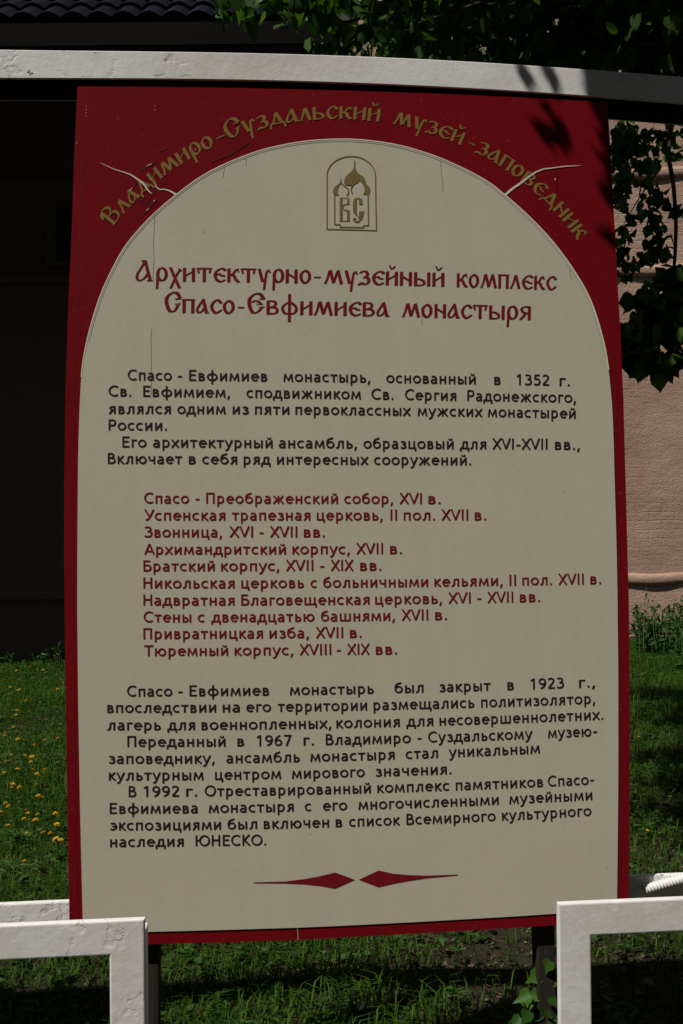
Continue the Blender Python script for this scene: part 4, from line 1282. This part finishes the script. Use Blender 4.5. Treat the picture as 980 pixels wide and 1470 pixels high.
# weedy bushes and tall weeds
def weed_plant(name, x, y, h, spread, stems, leafn, size, label, group, shape=LANCE, mat=M_weed):
    e = empty(name, (x, y, 0), label, 'plant', group)
    st, lp = [], []
    for i in range(stems):
        a = random.random() * 6.28; r_ = spread * math.sqrt(random.random())
        b = np.array([x + math.cos(a) * r_ * .8, y + math.sin(a) * r_ * .5, -.01])
        hh = h * random.uniform(.6, 1.0)
        tp = b + np.array([math.cos(a) * .12 * hh, math.sin(a) * .1 * hh, hh])
        mid = (b + tp) / 2 + np.array([random.uniform(-.03, .03), 0, 0])
        st.append((catmull([b, mid, tp], 4), list(np.linspace(.006, .002, 9))))
        for j in range(leafn):
            t = random.uniform(.12, 1.0)
            lp.append(b + (tp - b) * t + np.array([random.gauss(0, .05), random.gauss(0, .05), random.gauss(0, .02)]) * (1.3 - t))
    tubes('stem', st, M_stalk, e, 5)
    leafset('foliage', lp, np.array([size * random.uniform(.6, 1.2) for _ in lp]), mat, e, shape, -.2, .6)


for i, (x, y, h, sp, st, ln, lab) in enumerate((
        (3.55, 11.0, .50, .45, 46, 26, 'green weedy bush at the foot of the pink wall nearest the board'),
        (4.05, 10.9, .62, .45, 46, 26, 'taller green weedy bush at the foot of the pink wall near the right edge'),
        (4.6, 11.0, .60, .5, 46, 26, 'green weedy bush against the pink wall beyond the right edge'),
        (3.5, 9.6, .42, .4, 40, 22, 'low weedy clump on the lawn before the pink wall'))):
    weed_plant('weedy_bush', x, y, h, sp, st, ln, .075, lab, 'weedy bushes at the foot of the pink wall')
for i, (px, h, lab) in enumerate(((921, .75, 'thin tall weed stalk rising before the pink wall close to the board'), (945, .62, 'short thin weed stalk before the pink wall between two taller stalks'), (972, .85, 'tallest leafy weed stalk before the pink wall at the right edge'))):
    p = at(px, 930, 10.7)
    weed_plant('tall_weed', p[0], p[1], h, .06, 3, 14, .06, lab, 'tall weeds before the pink wall')
for i, (px, h, lab) in enumerate(((86, .32, 'tall weed at the dark wall foot touching the left edge of the board'), (50, .2, 'low weed at the dark wall foot left of the board'), (8, .2, 'low weed at the dark wall foot at the left edge'))):
    p = at(px, 945, 10.2)
    weed_plant('wall_weed', p[0], p[1], h, .16, 8, 12, .06, lab, 'weeds at the foot of the dark wall')

# vine climbing by the right leg of the board
vx = [onfence(795, 1560, -.06), onfence(792, 1480, -.05), onfence(782, 1440, -.02), onfence(790, 1400, .0), onfence(794, 1372, .02)]
ve = empty('climbing_vine', vx[0] * np.array([1, 1, 0]), 'fresh green vine with lobed leaves climbing the right leg of the board', 'plant')
v2 = [onfence(790, 1560, -.03), onfence(768, 1500, .0), onfence(758, 1462, .02), onfence(752, 1440, .03)]
vx = [vx[0] * np.array([1, 1, 0])] + vx
v2 = [v2[0] * np.array([1, 1, 0])] + v2
tubes('stem', [(catmull(vx, 5), .0025), (catmull(v2, 5), .002)], M_stalk, ve, 5)
lp, ls, tips = [], [], []
for px, py, s_ in ((790, 1380, .030), (776, 1398, .038), (782, 1410, .036), (768, 1420, .034), (760, 1428, .036), (772, 1432, .032), (754, 1432, .028), (796, 1405, .028), (787, 1448, .032), (775, 1452, .036), (760, 1452, .034), (748, 1462, .036), (770, 1466, .036),
                   (792, 1432, .026), (796, 1462, .034), (740, 1470, .03), (757, 1478, .04), (780, 1480, .04), (795, 1490, .04), (765, 1495, .04), (745, 1490, .035), (785, 1510, .04), (760, 1520, .04)):
    lp.append(onfence(px, py, random.uniform(-.02, .05))); ls.append(s_)
    tips.append((random.uniform(-1, .3), random.uniform(-.4, .2), random.uniform(-1, -.2)))
for _ in range(26):
    t_ = random.random()
    lp.append(onfence(794 - 40 * t_ * random.random() - 8 * t_ + random.uniform(-8, 4), 1385 + 120 * t_, random.uniform(-.03, .06))); ls.append(random.uniform(.022, .036))
    tips.append((random.uniform(-1, .5), random.uniform(-.5, .2), random.uniform(-1, 0)))
lp, ls, tips = np.array(lp), np.array(ls), np.array(tips)
nor = rdir(len(lp)) * .35 + np.array([-.35, -.8, .6])
V1, l1, s1 = leaves(lp, tips, nor, ls, LOBED, .25, .2)
fastmesh('foliage', V1, l1, s1, [M_vine], ve)
